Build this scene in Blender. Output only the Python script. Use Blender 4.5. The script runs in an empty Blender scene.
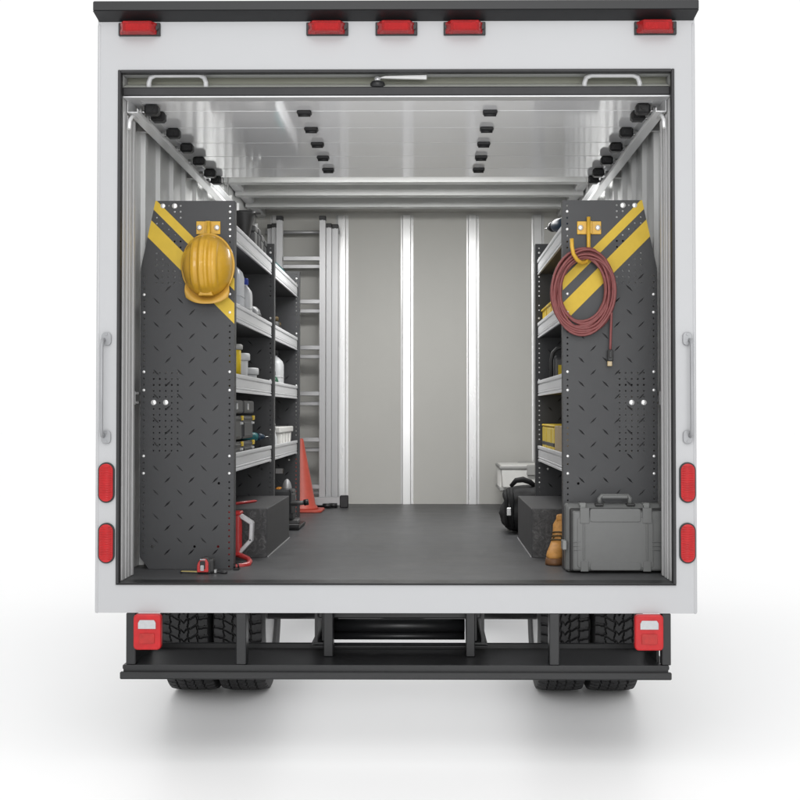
import bpy, bmesh, math, random
from mathutils import Matrix, Vector
random.seed(7)
PI = math.pi
scene = bpy.context.scene
COL = scene.collection

# ------------------------------------------------------------------ camera
YAW, PITCH = math.radians(0.5), math.radians(1.1)
CAM = Vector((0.138, -5.0, 1.395))
F = 1250.0
SX, SY = 430 - 400 - F*math.tan(YAW), 413 - 400 - F*math.tan(PITCH)
R = Matrix.Rotation(YAW, 3, 'Z') @ Matrix.Rotation(PI/2 + PITCH, 3, 'X')

def P(px, py, y):
    """point of the plane at depth y that the photograph shows at px, py"""
    d = R @ Vector(((px - 400 - SX)/F, (400 + SY - py)/F, -1))
    return CAM + d*((y - CAM.y)/d.y)

cd = bpy.data.cameras.new('camera')
cam = bpy.data.objects.new('camera', cd)
COL.objects.link(cam)
cam.location = CAM
cam.rotation_euler = (PI/2 + PITCH, 0, YAW)
cd.sensor_width = 36
cd.lens = F/800*36
cd.shift_x = -SX/800
cd.shift_y = SY/800
cd.clip_end = 500
scene.camera = cam

# ------------------------------------------------------------------ materials
def mat(name, col, rough=.5, metal=0., nscale=0, namt=0., bump=0., bscale=None, coat=0., spec=.5,
        trans=0., stretch=None, rvar=0., alpha=None, ior=1.45):
    m = bpy.data.materials.new(name)
    m.use_nodes = True
    nt = m.node_tree
    b = nt.nodes['Principled BSDF']
    b.inputs['Base Color'].default_value = (*col, 1)
    b.inputs['Roughness'].default_value = rough
    b.inputs['Metallic'].default_value = metal
    b.inputs['Coat Weight'].default_value = coat
    b.inputs['Coat Roughness'].default_value = .08
    b.inputs['Specular IOR Level'].default_value = spec
    b.inputs['Transmission Weight'].default_value = trans
    b.inputs['IOR'].default_value = ior
    if alpha: b.inputs['Alpha'].default_value = alpha
    if nscale or bump:
        tc = nt.nodes.new('ShaderNodeTexCoord')
        src = tc.outputs['Object']
        if stretch:
            mp = nt.nodes.new('ShaderNodeMapping')
            mp.inputs['Scale'].default_value = stretch
            nt.links.new(src, mp.inputs['Vector'])
            src = mp.outputs['Vector']
    if nscale:
        n = nt.nodes.new('ShaderNodeTexNoise')
        n.inputs['Scale'].default_value = nscale
        n.inputs['Detail'].default_value = 6
        n.inputs['Roughness'].default_value = .65
        nt.links.new(src, n.inputs['Vector'])
        r = nt.nodes.new('ShaderNodeValToRGB')
        r.color_ramp.elements[0].position = .3
        r.color_ramp.elements[1].position = .7
        r.color_ramp.elements[0].color = (*[max(0, c*(1 - namt)) for c in col], 1)
        r.color_ramp.elements[1].color = (*[min(1, c*(1 + namt)) for c in col], 1)
        nt.links.new(n.outputs['Fac'], r.inputs['Fac'])
        nt.links.new(r.outputs['Color'], b.inputs['Base Color'])
        if rvar:
            mr = nt.nodes.new('ShaderNodeMapRange')
            mr.inputs['From Min'].default_value = .3
            mr.inputs['From Max'].default_value = .7
            mr.inputs['To Min'].default_value = max(.02, rough - rvar)
            mr.inputs['To Max'].default_value = rough + rvar
            nt.links.new(n.outputs['Fac'], mr.inputs['Value'])
            nt.links.new(mr.outputs['Result'], b.inputs['Roughness'])
    if bump:
        n2 = nt.nodes.new('ShaderNodeTexNoise')
        n2.inputs['Scale'].default_value = bscale or nscale or 100
        n2.inputs['Detail'].default_value = 4
        nt.links.new(src, n2.inputs['Vector'])
        bp = nt.nodes.new('ShaderNodeBump')
        bp.inputs['Strength'].default_value = bump
        bp.inputs['Distance'].default_value = .002
        nt.links.new(n2.outputs['Fac'], bp.inputs['Height'])
        nt.links.new(bp.outputs['Normal'], b.inputs['Normal'])
    return m

M = {}
M['ground'] = mat('studio_ground', (.93, .93, .93), .4, spec=.25, nscale=.4, namt=.004)
M['body'] = mat('body_paint', (.405, .410, .42), .35, nscale=.8, namt=.02, coat=.25, bump=.02, bscale=3)
M['bow'] = mat('roof_bow', (.50, .505, .50), .38, metal=.2, nscale=4, namt=.05)
M['rail'] = mat('dark_rail', (.013, .0135, .0145), .38, nscale=4, namt=.12, rvar=.06)
M['black'] = mat('black_plastic', (.012, .012, .013), .42, nscale=30, namt=.2)
M['rubber'] = mat('rubber', (.021, .021, .022), .6, nscale=25, namt=.3, bump=.15, bscale=160)
M['gasket'] = mat('gasket', (.020, .020, .0215), .55, nscale=12, namt=.2)
M['lining'] = mat('wall_lining', (.64, .645, .64), .34, metal=.1, nscale=1.6, namt=.05, stretch=(1, 1, .25), rvar=.06)
M['front'] = mat('front_wall', (.475, .47, .445), .55, nscale=1.1, namt=.035, spec=.3, rvar=.05)
M['ceil'] = mat('ceiling', (.5, .51, .44), .5, nscale=1.5, namt=.04)
M['door'] = mat('door_panel', (.86, .865, .88), .07, metal=.10, spec=.7, nscale=1.3, namt=.03, stretch=(.4, 1, 1), rvar=.02)
M['doorback'] = mat('door_outside', (.62, .63, .58), .4, nscale=2, namt=.03)
M['track'] = mat('track_metal', (.80, .805, .81), .32, metal=.3, nscale=8, namt=.05, stretch=(1, .2, 1))
M['level'] = mat('level_teal', (.008, .055, .058), .5, nscale=30, namt=.15)
M['ladder'] = mat('ladder_aluminium', (.40, .40, .405), .42, metal=.4, nscale=6, namt=.06, stretch=(1, 1, .15), rvar=.06)
M['jamb'] = mat('jamb_metal', (.50, .50, .50), .45, metal=.15, nscale=6, namt=.05, stretch=(1, 1, .1), rvar=.06)
M['grab'] = mat('grab_metal', (.29, .295, .305), .35, metal=.2, nscale=9, namt=.05)
M['header'] = mat('header_panel', (.36, .365, .30), .5, nscale=2, namt=.05)
M['alu'] = mat('aluminium', (.66, .665, .675), .36, metal=.6, nscale=6, namt=.05, stretch=(1, 1, .15), rvar=.06)
M['rib'] = mat('wall_rib', (.62, .62, .62), .27, metal=.3, nscale=5, namt=.03, stretch=(1, 1, .1), rvar=.05)
M['alulip'] = mat('shelf_lip_aluminium', (.66, .665, .68), .42, metal=.35, nscale=12, namt=.05, stretch=(1, .1, 1), rvar=.06)
M['bolt'] = mat('zinc_bolt', (.85, .85, .85), .3, metal=.6, nscale=60, namt=.08)
M['knobwhite'] = mat('white_lever', (.75, .75, .75), .35, nscale=9, namt=.03)
M['white'] = mat('white_metal', (.46, .465, .47), .3, nscale=8, namt=.04, coat=.2)
M['floor'] = mat('floor_rubber', (.068, .069, .072), .46, nscale=4, namt=.16, stretch=(.9, 1.1, 1), bump=.08, bscale=60, rvar=.06)
M['plate'] = mat('powder_coat', (.038, .039, .0415), .48, nscale=7, namt=.10, bump=.25, bscale=420, rvar=.06)
M['mark'] = mat('tread_mark', (.012, .012, .013), .3, nscale=30, namt=.2)
M['tray'] = mat('shelf_tray', (.045, .045, .048), .5, nscale=9, namt=.12)
M['yellow'] = mat('yellow_stripe', (.58, .40, .045), .55, spec=.3, nscale=14, namt=.07, bump=.1, bscale=300)
M['bracket'] = mat('yellow_bracket', (.58, .34, .035), .38, nscale=25, namt=.10, rvar=.06)
M['helmet'] = mat('helmet_plastic', (.52, .29, .022), .34, nscale=16, namt=.08, coat=.3, bump=.04, bscale=30, rvar=.08)
M['peak'] = mat('helmet_peak', (.50, .29, .05), .45, nscale=16, namt=.08)
M['redlens'] = mat('red_lens', (.42, .010, .013), .28, coat=.15, spec=.35, nscale=30, namt=.15)
M['redglass'] = mat('red_clear_lens', (.80, .04, .045), .08, trans=.75, ior=1.3, nscale=20, namt=.06)
M['redcore'] = mat('red_core', (.36, .014, .012), .3, nscale=40, namt=.2)
M['clear'] = mat('clear_lens', (.40, .41, .42), .15, coat=.6, nscale=60, namt=.08)
M['cord'] = mat('cord_red', (.20, .058, .056), .5, nscale=60, namt=.15, bump=.2, bscale=500)
M['latch'] = mat('case_latch', (.20, .205, .20), .38, nscale=20, namt=.1)
M['case'] = mat('case_grey', (.130, .133, .131), .42, nscale=9, namt=.08, bump=.12, bscale=500, rvar=.05)
M['casedark'] = mat('case_dark', (.03, .03, .03), .5, nscale=15, namt=.15)
M['red'] = mat('red_plastic', (.48, .03, .03), .32, nscale=25, namt=.12, coat=.2)
M['redpaint'] = mat('red_painted_steel', (.42, .04, .04), .3, nscale=18, namt=.14, coat=.3)
M['guard'] = mat('pale_guard', (.45, .45, .46), .35, metal=.3, nscale=25, namt=.08)
M['cone'] = mat('cone_plastic', (.46, .075, .05), .45, nscale=9, namt=.12, bump=.05, bscale=90)
M['tan'] = mat('tan_leather', (.50, .24, .06), .62, nscale=40, namt=.2, bump=.3, bscale=220)
M['sole'] = mat('boot_sole', (.16, .075, .03), .6, nscale=40, namt=.2)
M['lace'] = mat('boot_lace', (.07, .045, .012), .7, nscale=90, namt=.4)
M['carpet'] = None
M['teal'] = mat('teal_plastic', (.02, .13, .14), .4, nscale=30, namt=.15)
M['navy'] = mat('navy_plastic', (.012, .03, .055), .4, nscale=30, namt=.2)
M['blue'] = mat('blue_plastic', (.02, .12, .25), .4, nscale=30, namt=.15)
M['bluecap'] = mat('blue_cap', (.03, .06, .33), .4, nscale=30, namt=.15)
M['green'] = mat('green_plastic', (.01, .07, .035), .4, nscale=30, namt=.15)
M['tub'] = mat('white_plastic', (.52, .53, .54), .4, nscale=12, namt=.05, rvar=.06)
M['jug'] = mat('milky_plastic', (.50, .52, .55), .35, nscale=12, namt=.08, alpha=.93)
M['bin'] = mat('bin_plastic', (.74, .735, .71), .45, nscale=10, namt=.05)
M['binrim'] = mat('bin_rim', (.33, .33, .32), .45, nscale=10, namt=.06)
M['ybin'] = mat('yellow_bin', (.62, .43, .025), .4, nscale=15, namt=.1)
M['ycase'] = mat('yellow_case', (.64, .46, .02), .38, nscale=18, namt=.12)
M['cardboard'] = mat('tan_card', (.36, .28, .18), .7, nscale=22, namt=.1)
M['bag'] = mat('bag_fabric', (.009, .009, .01), .75, nscale=30, namt=.4, bump=.6, bscale=45)
M['darkcase'] = mat('dark_box', (.03, .031, .033), .42, nscale=15, namt=.15)
M['greycase'] = mat('grey_box', (.085, .085, .085), .45, nscale=15, namt=.12)
M['orange'] = mat('orange_plastic', (.48, .19, .02), .4, nscale=30, namt=.15)
M['steel'] = mat('steel', (.42, .42, .42), .3, metal=.8, nscale=40, namt=.1)
M['disc'] = mat('grey_disc', (.27, .27, .275), .45, metal=.3, nscale=20, namt=.1)
M['tape'] = mat('tape_blade', (.42, .34, .12), .35, nscale=60, namt=.12)
M['tint'] = mat('tinted_plastic', (.20, .205, .21), .35, nscale=20, namt=.1)
M['amber'] = mat('pale_amber', (.55, .42, .22), .2, trans=.4, nscale=30, namt=.1)

def carpet():
    m = bpy.data.materials.new('fleck_carpet')
    m.use_nodes = True
    nt = m.node_tree
    b = nt.nodes['Principled BSDF']
    b.inputs['Roughness'].default_value = .75
    tc = nt.nodes.new('ShaderNodeTexCoord')
    a = nt.nodes.new('ShaderNodeTexNoise')
    a.inputs['Scale'].default_value = 26
    a.inputs['Detail'].default_value = 9
    a.inputs['Roughness'].default_value = .8
    a.inputs['Distortion'].default_value = 1.6
    nt.links.new(tc.outputs['Object'], a.inputs['Vector'])
    r = nt.nodes.new('ShaderNodeValToRGB')
    e = r.color_ramp.elements
    e[0].position, e[0].color = .38, (.030, .030, .031, 1)
    e[1].position, e[1].color = .66, (.125, .125, .125, 1)
    k = r.color_ramp.elements.new(.52); k.color = (.052, .052, .053, 1)
    nt.links.new(a.outputs['Fac'], r.inputs['Fac'])
    nt.links.new(r.outputs['Color'], b.inputs['Base Color'])
    return m
M['carpet'] = carpet()
M['archside'] = mat('arch_side', (.058, .058, .06), .6, nscale=7, namt=.08, bump=.15, bscale=250)

# ------------------------------------------------------------------ mesh collecting
class MB:
    def __init__(s, *mats):
        s.v, s.f, s.mi, s.sm = [], [], [], []
        s.mats = list(mats)
        s.M = Matrix.Identity(4)

    def raw(s, verts, faces, m=0, smooth=False):
        o = len(s.v)
        s.v += [s.M @ Vector(v) for v in verts]
        s.f += [tuple(o + i for i in f) for f in faces]
        s.mi += [m]*len(faces)
        s.sm += [smooth]*len(faces)
        return s

    def bm(s, b, m=0, smooth=False):
        b.verts.index_update()
        s.raw([v.co.copy() for v in b.verts], [[v.index for v in f.verts] for f in b.faces], m, smooth)
        b.free()
        return s

    def box(s, x0, x1, y0, y1, z0, z1, bev=0, m=0, seg=1, smooth=False, T=None):
        b = bmesh.new()
        bmesh.ops.create_cube(b, size=1)
        for v in b.verts:
            v.co = Vector((x0 + (v.co.x + .5)*(x1 - x0), y0 + (v.co.y + .5)*(y1 - y0), z0 + (v.co.z + .5)*(z1 - z0)))
        if bev:
            bmesh.ops.bevel(b, geom=list(b.edges), offset=bev, segments=seg, profile=.5, affect='EDGES')
        if T is not None:
            bmesh.ops.transform(b, matrix=T, verts=b.verts)
        return s.bm(b, m, smooth)

    def hexa(s, c, m=0, bev=0, seg=1):
        """eight corners: bottom four counter-clockwise, then top four"""
        b = bmesh.new()
        vs = [b.verts.new(p) for p in c]
        for f in ((0, 3, 2, 1), (4, 5, 6, 7), (0, 1, 5, 4), (1, 2, 6, 5), (2, 3, 7, 6), (3, 0, 4, 7)):
            b.faces.new([vs[i] for i in f])
        bmesh.ops.recalc_face_normals(b, faces=b.faces)
        if bev:
            bmesh.ops.bevel(b, geom=list(b.edges), offset=bev, segments=seg, profile=.5, affect='EDGES')
        return s.bm(b, m)

    def tube(s, pts, r, n=8, m=0, cyclic=False, cap=True):
        pts = [Vector(p) for p in pts]
        k = len(pts)
        rs = r if isinstance(r, (list, tuple)) else [r]*k
        vs, fs = [], []
        ref = None
        for i, p in enumerate(pts):
            a = pts[i - 1] if (i > 0 or cyclic) else p
            c = pts[(i + 1) % k] if (i < k - 1 or cyclic) else p
            t = (c - a).normalized()
            if ref is None:
                ref = Vector((0, 0, 1)) if abs(t.z) < .9 else Vector((1, 0, 0))
            nx = (ref - t*ref.dot(t)).normalized()
            ref = nx
            ny = t.cross(nx)
            for j in range(n):
                q = 2*PI*j/n
                vs.append(p + (nx*math.cos(q) + ny*math.sin(q))*rs[i])
        for i in range(k if cyclic else k - 1):
            i2 = (i + 1) % k
            for j in range(n):
                j2 = (j + 1) % n
                fs.append((i*n + j, i*n + j2, i2*n + j2, i2*n + j))
        s.raw(vs, fs, m, True)
        if cap and not cyclic:
            s.raw([vs[j] for j in range(n)], [tuple(range(n - 1, -1, -1))], m)
            s.raw([vs[(k - 1)*n + j] for j in range(n)], [tuple(range(n))], m)
        return s

    def cyl(s, a, b, r, n=16, m=0, r2=None):
        return s.tube([a, b], [r, r if r2 is None else r2], n, m)

    def lathe(s, c, prof, n=24, m=0, axis='Z', smooth=True):
        """profile of (radius, height) about an axis through c"""
        c = Vector(c)
        vs, fs = [], []
        for r, h in prof:
            for j in range(n):
                q = 2*PI*j/n
                a, b = r*math.cos(q), r*math.sin(q)
                vs.append(c + Vector({'Z': (a, b, h), 'Y': (a, h, b), 'X': (h, a, b)}[axis]))
        for i in range(len(prof) - 1):
            for j in range(n):
                j2 = (j + 1) % n
                fs.append((i*n + j, i*n + j2, (i + 1)*n + j2, (i + 1)*n + j))
        s.raw(vs, fs, m, smooth)
        for i, rev in ((0, True), (len(prof) - 1, False)):
            if prof[i][0] > 1e-5:
                ring = [vs[i*n + j] for j in range(n)]
                s.raw(ring, [tuple(range(n - 1, -1, -1)) if rev else tuple(range(n))], m)
        return s

    def prism(s, poly, fn, d0, d1, m=0, bev=0):
        """polygon (u, v) extruded from d0 to d1; fn(u, v, d) gives the point"""
        b = bmesh.new()
        lo = [b.verts.new(fn(u, v, d0)) for u, v in poly]
        hi = [b.verts.new(fn(u, v, d1)) for u, v in poly]
        n = len(poly)
        b.faces.new(lo[::-1]); b.faces.new(hi)
        for i in range(n):
            b.faces.new((lo[i], lo[(i + 1) % n], hi[(i + 1) % n], hi[i]))
        bmesh.ops.recalc_face_normals(b, faces=b.faces)
        if bev:
            bmesh.ops.bevel(b, geom=list(b.edges), offset=bev, segments=2, profile=.5, affect='EDGES')
        return s.bm(b, m)

    def build(s, name, parent=None, kind=None):
        me = bpy.data.meshes.new(name)
        off = Vector((0, 0, 0))
        o = parent
        while o is not None:
            off += o.location
            o = o.parent
        me.from_pydata([v - off for v in s.v], [], s.f)
        for m in s.mats:
            me.materials.append(M[m])
        me.polygons.foreach_set('material_index', s.mi)
        me.polygons.foreach_set('use_smooth', s.sm)
        b = bmesh.new(); b.from_mesh(me)
        bmesh.ops.remove_doubles(b, verts=b.verts, dist=1e-5)
        bmesh.ops.recalc_face_normals(b, faces=b.faces)
        b.to_mesh(me); b.free()
        me.update()
        ob = bpy.data.objects.new(name, me)
        COL.objects.link(ob)
        ob.parent = parent
        if kind: ob['kind'] = kind
        return ob

def thing(name, label, cat, loc=(0, 0, 0), group=None):
    o = bpy.data.objects.new(name, None)
    o.empty_display_size = .1
    COL.objects.link(o)
    o.location = loc
    o['label'] = label
    o['category'] = cat
    if group: o['group'] = group
    return o

def tag(o, label, cat, group=None):
    o['label'] = label; o['category'] = cat
    if group: o['group'] = group
    return o

def rebase(o, loc):
    """move a one-mesh thing's origin to its base"""
    loc = Vector(loc)
    o.data.transform(Matrix.Translation(-loc))
    o.location = loc
    return o

def copy_tree(o, parent=None):
    c = o.copy(); COL.objects.link(c); c.parent = parent
    for ch in list(o.children):
        copy_tree(ch, c)
    return c

def plate_mesh(outline, holes, thick):
    """2-D outline with real holes, as (verts, faces) in u, v, w"""
    cu = bpy.data.curves.new('plate', 'CURVE')
    cu.dimensions = '2D'
    cu.fill_mode = 'BOTH'
    cu.extrude = thick/2
    for loop in [outline] + holes:
        sp = cu.splines.new('POLY')
        sp.points.add(len(loop) - 1)
        for p, (u, v) in zip(sp.points, loop):
            p.co = (u, v, 0, 1)
        sp.use_cyclic_u = True
    ob = bpy.data.objects.new('plate', cu)
    COL.objects.link(ob)
    dg = bpy.context.evaluated_depsgraph_get()
    dg.update()
    me = bpy.data.meshes.new_from_object(ob.evaluated_get(dg))
    vs = [tuple(v.co) for v in me.vertices]
    fs = [tuple(p.vertices) for p in me.polygons]
    bpy.data.objects.remove(ob)
    bpy.data.curves.remove(cu)
    bpy.data.meshes.remove(me)
    return vs, fs

def ngon(u, v, r, n=8):
    return [(u + r*math.cos(2*PI*(i + .5)/n), v + r*math.sin(2*PI*(i + .5)/n)) for i in range(n)]

def rrect(x0, x1, z0, z1, r, n=5):
    out = []
    for cx, cz, a0 in ((x1 - r, z1 - r, 0), (x0 + r, z1 - r, PI/2), (x0 + r, z0 + r, PI), (x1 - r, z0 + r, 3*PI/2)):
        for i in range(n + 1):
            a = a0 + PI/2*i/n
            out.append((cx + r*math.cos(a), cz + r*math.sin(a)))
    return out

XZ = lambda u, v, d: (u, d, v)        # polygon in the x-z plane, extruded along y
YZ = lambda u, v, d: (d, u, v)        # polygon in the y-z plane, extruded along x

def clip(poly, a, b, c):
    """keep a*u + b*v <= c"""
    out = []
    for i in range(len(poly)):
        p, q = poly[i], poly[(i + 1) % len(poly)]
        dp, dq = a*p[0] + b*p[1] - c, a*q[0] + b*q[1] - c
        if dp <= 0: out.append(p)
        if dp*dq < 0:
            t = dp/(dp - dq)
            out.append((p[0] + t*(q[0] - p[0]), p[1] + t*(q[1] - p[1])))
    return out

# ------------------------------------------------------------------ setting
g = MB('ground')
g.raw([(-60, -40, 0), (60, -40, 0), (60, 80, 0), (-60, 80, 0)], [(0, 1, 2, 3)])
g.build('ground', kind='structure')

FZ = .715                     # cargo floor height
WX = 1.165                    # inner half width
YB = 4.34                     # inside face of the front wall

# ------------------------------------------------------------------ the truck
truck = thing('box_truck', 'white box truck seen from behind with its roll-up door open and shelves inside', 'truck')

b = MB('body')
vs, fs = plate_mesh([(-1.2, .597), (1.2, .597), (1.2, 2.985), (-1.2, 2.985)],
                    [[(-1.113, .712), (1.113, .712), (1.113, 2.771), (-1.113, 2.771)]], .10)
b.raw([(u, .05 + w, v) for u, v, w in vs], fs)
for s in (-1, 1):             # outer side walls, roof and nose of the box
    b.box(min(s*1.172, s*1.2), max(s*1.172, s*1.2), .101, 4.42, .597, 2.985)
    b.box(min(s*1.112, s*1.171), max(s*1.112, s*1.171), .101, .26, .712, 2.93)
b.box(-1.171, 1.171, 4.36, 4.42, .597, 2.985)
b.box(-1.171, 1.171, .101, 4.359, 2.93, 2.985)
b.box(-1.171, 1.171, .101, 4.359, .60, .68)
b.build('body', truck)

for s in (-1, 1):
    b = MB('body')
    a, c = sorted((s*1.2025, s*1.186))
    b.box(a, c, -.0025, .03, .5945, 2.965, .008, 0, 3, True)
    b.build('corner_trim', truck)

b = MB('rail')
b.box(-1.207, 1.207, -.055, .3, 2.999, 3.039, .004)
b.hexa([(-1.195, -.002, 2.971), (1.195, -.002, 2.971), (1.195, .25, 2.971), (-1.195, .25, 2.971),
        (-1.207, -.055, 2.9988), (1.207, -.055, 2.9988), (1.207, .3, 2.9988), (-1.207, .3, 2.9988)])
b.build('roof_rail', truck)

b = MB('gasket')
for (x0, x1, z0, z1) in ((-1.118, -1.106, .712, 2.776), (1.106, 1.118, .712, 2.776), (-1.106, 1.106, 2.764, 2.776)):
    b.box(x0, x1, -.006, .03, z0, z1, .002)
b.build('door_gasket', truck)
b = MB('gasket', 'rail')
b.box(-1.118, 1.118, -.008, .06, .709, .7116, .001)
b.box(-1.112, 1.112, -.004, .10, .7118, .7165, .001, 1)
b.build('door_sill', truck)

# five marker lights under the roof rail
for px in (140, 327.5, 396.5, 464.5, 655):
    c = P(px, 24.5, 0)
    root = MB('black')
    root.box(c.x - .084, c.x + .084, -.014, .001, 2.912, 2.964, .002)
    for s in (-1, 1):
        root.cyl((c.x + s*.07, -.014, 2.94), (c.x + s*.07, -.024, 2.94), .009, 10)
    ml = root.build('marker_light', truck)
    d = MB('redglass')
    d.hexa([(c.x - .078, -.0145, 2.914), (c.x + .072, -.0145, 2.914), (c.x + .072, -.0145, 2.962), (c.x - .078, -.0145, 2.962),
            (c.x - .056, -.058, 2.918), (c.x + .056, -.058, 2.918), (c.x + .056, -.058, 2.958), (c.x - .056, -.058, 2.958)], 0, .003)
    d.build('lens', ml)
    d = MB('redcore')
    d.box(c.x - .048, c.x + .048, -.044, -.0145, 2.924, 2.952, .004)
    for k in range(7):
        d.box(c.x - .044 + k*.0135, c.x - .038 + k*.0135, -.047, -.044, 2.926, 2.950)
    d.build('reflector', ml)

# four oval side lamps
def stadium(cx, cz, w, h, n=10):
    return rrect(cx - w/2, cx + w/2, cz - h/2, cz + h/2, w/2 - .0005, n)
for px, py in ((106.7, 482.5), (106.7, 543), (687.3, 482.5), (687.3, 543)):
    c = P(px, py, 0)
    d = MB('black')
    d.prism(stadium(c.x, c.z, .066, .162), XZ, -.009, .001, 0, .002)
    lamp = d.build('tail_lamp', truck)
    d = MB('redlens')
    d.prism(stadium(c.x, c.z, .055, .151), XZ, -.015, -.0085, 0, .002)
    w, h, r = .055, .151, .0275
    for k in range(15):
        z = -h/2 + .012 + k*(h - .024)/14
        over = max(0, abs(z) - (h/2 - r))
        hw = math.sqrt(max(0, r*r - over*over)) - .004
        if hw > .004:
            d.tube([(c.x - hw, -.0152, c.z + z), (c.x + hw, -.0152, c.z + z)], .0026, 8)
    d.build('lens', lamp)

# grab bars beside the opening
for s, px in ((-1, 107), (1, 687)):
    top, bot = P(px, 339, 0), P(px, 437, 0)
    xb = top.x + s*.009
    d = MB('grab')
    d.tube([(xb, -.012, top.z - .004), (xb, -.035, top.z - .006), (xb, -.048, top.z - .03), (xb, -.048, bot.z + .03),
            (xb, -.035, bot.z + .006), (xb, -.012, bot.z + .004)], .0075, 12)
    gb = d.build('grab_bar', truck)
    for z in (top.z, bot.z):
        d = MB('grab')
        d.prism(rrect(top.x - .019, top.x + .019, z - .027, z + .027, .016), XZ, -.012, .001, 0, .003)
        for k in (-1, 1):
            d.cyl((top.x, -.012, z + k*.018), (top.x, -.015, z + k*.018), .005, 8)
        d.build('mount', gb)

# --- inside of the box
for s in (-1, 1):
    d = MB('lining')
    x0, x1 = sorted((s*WX, s*1.1705))
    d.box(x0, x1, .262, YB, FZ + .001, 2.929)
    n = 0
    y = .30
    while y < YB - .05:
        prof = [(-.045, 0), (-.026, .006), (-.020, .026), (.020, .026), (.026, .006), (.045, 0)]
        d.prism([(y + u, w) for u, w in prof], lambda u, w, z, s=s: (s*(WX + .001 - w), u, z), FZ + .002, 2.80)
        y += .305
    d.build('wall_lining', truck)
    # top rail where wall and roof meet
    d = MB('alu')
    x0, x1 = sorted((s*1.163, s*1.09))
    d.box(x0, x1, .27, YB, 2.86, 2.928, .012)
    d.build('top_rail', truck)
    # folded metal jamb behind the opening's edge, carrying the vertical door track
    d = MB('jamb')
    xx = s*1.1115
    x0, x1 = sorted((xx, s*1.1095)); d.box(x0, x1, .031, .262, FZ + .002, 2.768)
    for yy, w, dep in ((.06, .022, .004), (.115, .016, .006), (.165, .014, .004), (.228, .030, .006)):
        x0, x1 = sorted((s*1.1098, s*(1.1098 - dep)))
        d.box(x0, x1, yy - w/2, yy + w/2, FZ + .0025, 2.62, .003)
    d.build('door_jamb', truck)

d = MB('front')
d.box(-1.1645, 1.1645, YB, YB + .019, FZ + .001, 2.929)
fw = d.build('front_wall', truck)
d = MB('floor')
d.box(-1.171, 1.171, .1005, YB + .019, .681, FZ)
d.build('cargo_floor', truck)
for x in (-1.01, -.52, -.034, .458, .945):
    d = MB('rib')
    d.prism([(-.047, 0), (-.047, .005), (-.036, .006), (-.030, .030), (.024, .030), (.030, .012), (.036, .012), (.038, .004), (.047, .004), (.047, 0)],
            lambda u, w, z, x=x: (x + u, YB + .001 - w, z), FZ + .0015, 2.875)
    d.build('wall_rib', fw)
d = MB('front')
d.prism([(YB, 2.895), (YB - .06, 2.9), (YB - .12, 2.927), (YB, 2.927)], YZ, -1.09, 1.09)
d.build('cove', fw)
d = MB('ceil')
d.box(-1.1645, 1.1645, .101, YB, 2.918, 2.9295)
d.build('ceiling', truck)
for y in (.55, 1.0, 1.45, 1.9, 2.35, 2.76, 3.23, 3.69):
    d = MB('bow', 'bow')
    d.box(-1.15, 1.15, y, y + .004, 2.838, 2.917)
    d.box(-1.15, 1.15, y - .001, y + .075, 2.833, 2.8375, 0, 1)
    d.box(-1.15, 1.15, y + .076, y + .14, 2.846, 2.852, 0, 1)
    d.box(-1.15, 1.15, y + .0755, y + .0785, 2.8325, 2.85, 0, 1)
    d.build('roof_bow', truck)

# --- roll-up door, stored under the roof
DZ = 2.688
d = MB('gasket', 'doorback', 'alu')
d.box(-1.108, 1.108, .035, .075, 2.681, 2.717, .004)
d.hexa([(-1.108, .040, 2.7175), (1.108, .040, 2.7175), (1.108, .09, 2.7175), (-1.108, .09, 2.7175),
        (-1.106, .10, 2.744), (1.106, .10, 2.744), (1.106, .12, 2.744), (-1.106, .12, 2.744)], 1)
d.box(-1.108, 1.108, .036, .10, 2.674, 2.6805, .002, 2)
door = d.build('roll_up_door', truck)
d = MB('header')
d.box(-1.1115, 1.1115, .135, .15, 2.725, 2.929)
d.box(-1.1115, 1.1115, .128, .1345, 2.752, 2.763)
d.build('header_panel', truck)
seams = [.325, .64, .955, 1.27, 1.585]
ys = [.105] + seams + [1.83]
for a, c in zip(ys[:-1], ys[1:]):
    d = MB('door', 'alu')
    d.box(-1.10, 1.10, a + .003, c - .003, DZ, DZ + .022, .002)
    d.box(-1.10, 1.10, c - .0026, c + .0026, DZ + .004, DZ + .02, 0, 1)
    d.build('door_section', door)
for y in seams:
    for x, lo in ((-.40, 0), (.395, 0)):
        d = MB('black')
        d.box(x - .031, x + .031, y - .022, y + .022, DZ - .016, DZ - .0005, .004)
        d.cyl((x - .026, y, DZ - .017), (x + .026, y, DZ - .017), .008, 10)
        d.build('hinge', door)
for s in (-1, 1):
    for y in [.215] + [q + .015 for q in seams] + [1.80]:
        d = MB('black', 'steel')
        x0, x1 = sorted((s*1.058, s*.998))
        d.box(x0, x1, y - .026, y + .028, DZ - .044, DZ - .0005, .009)
        d.cyl((s*1.028, y - .032, DZ - .022), (s*1.028, y - .024, DZ - .022), .011, 10)
        d.cyl((s*1.05, y, DZ - .03), (s*1.085, y, DZ - .03), .007, 8, 1)
        d.cyl((s*1.068, y, DZ - .03), (s*1.083, y, DZ - .03), .019, 14, 1)
        d.build('roller', door)
for px0, px1 in ((149, 206), (584.5, 639.5)):
    a, c = P(px0, 86, .05), P(px1, 86, .05)
    z0, z1 = 2.714, P(px0, 75.5, .05).z
    d = MB('white')
    d.tube([(a.x, .05, z0), (a.x, .048, z1 - .03), (a.x + .007, .047, z1 - .01), (a.x + .028, .046, z1), (c.x - .028, .046, z1),
            (c.x - .007, .047, z1 - .01), (c.x, .048, z1 - .03), (c.x, .05, z0)], .010, 12)
    d.build('door_handle', door)
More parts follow.
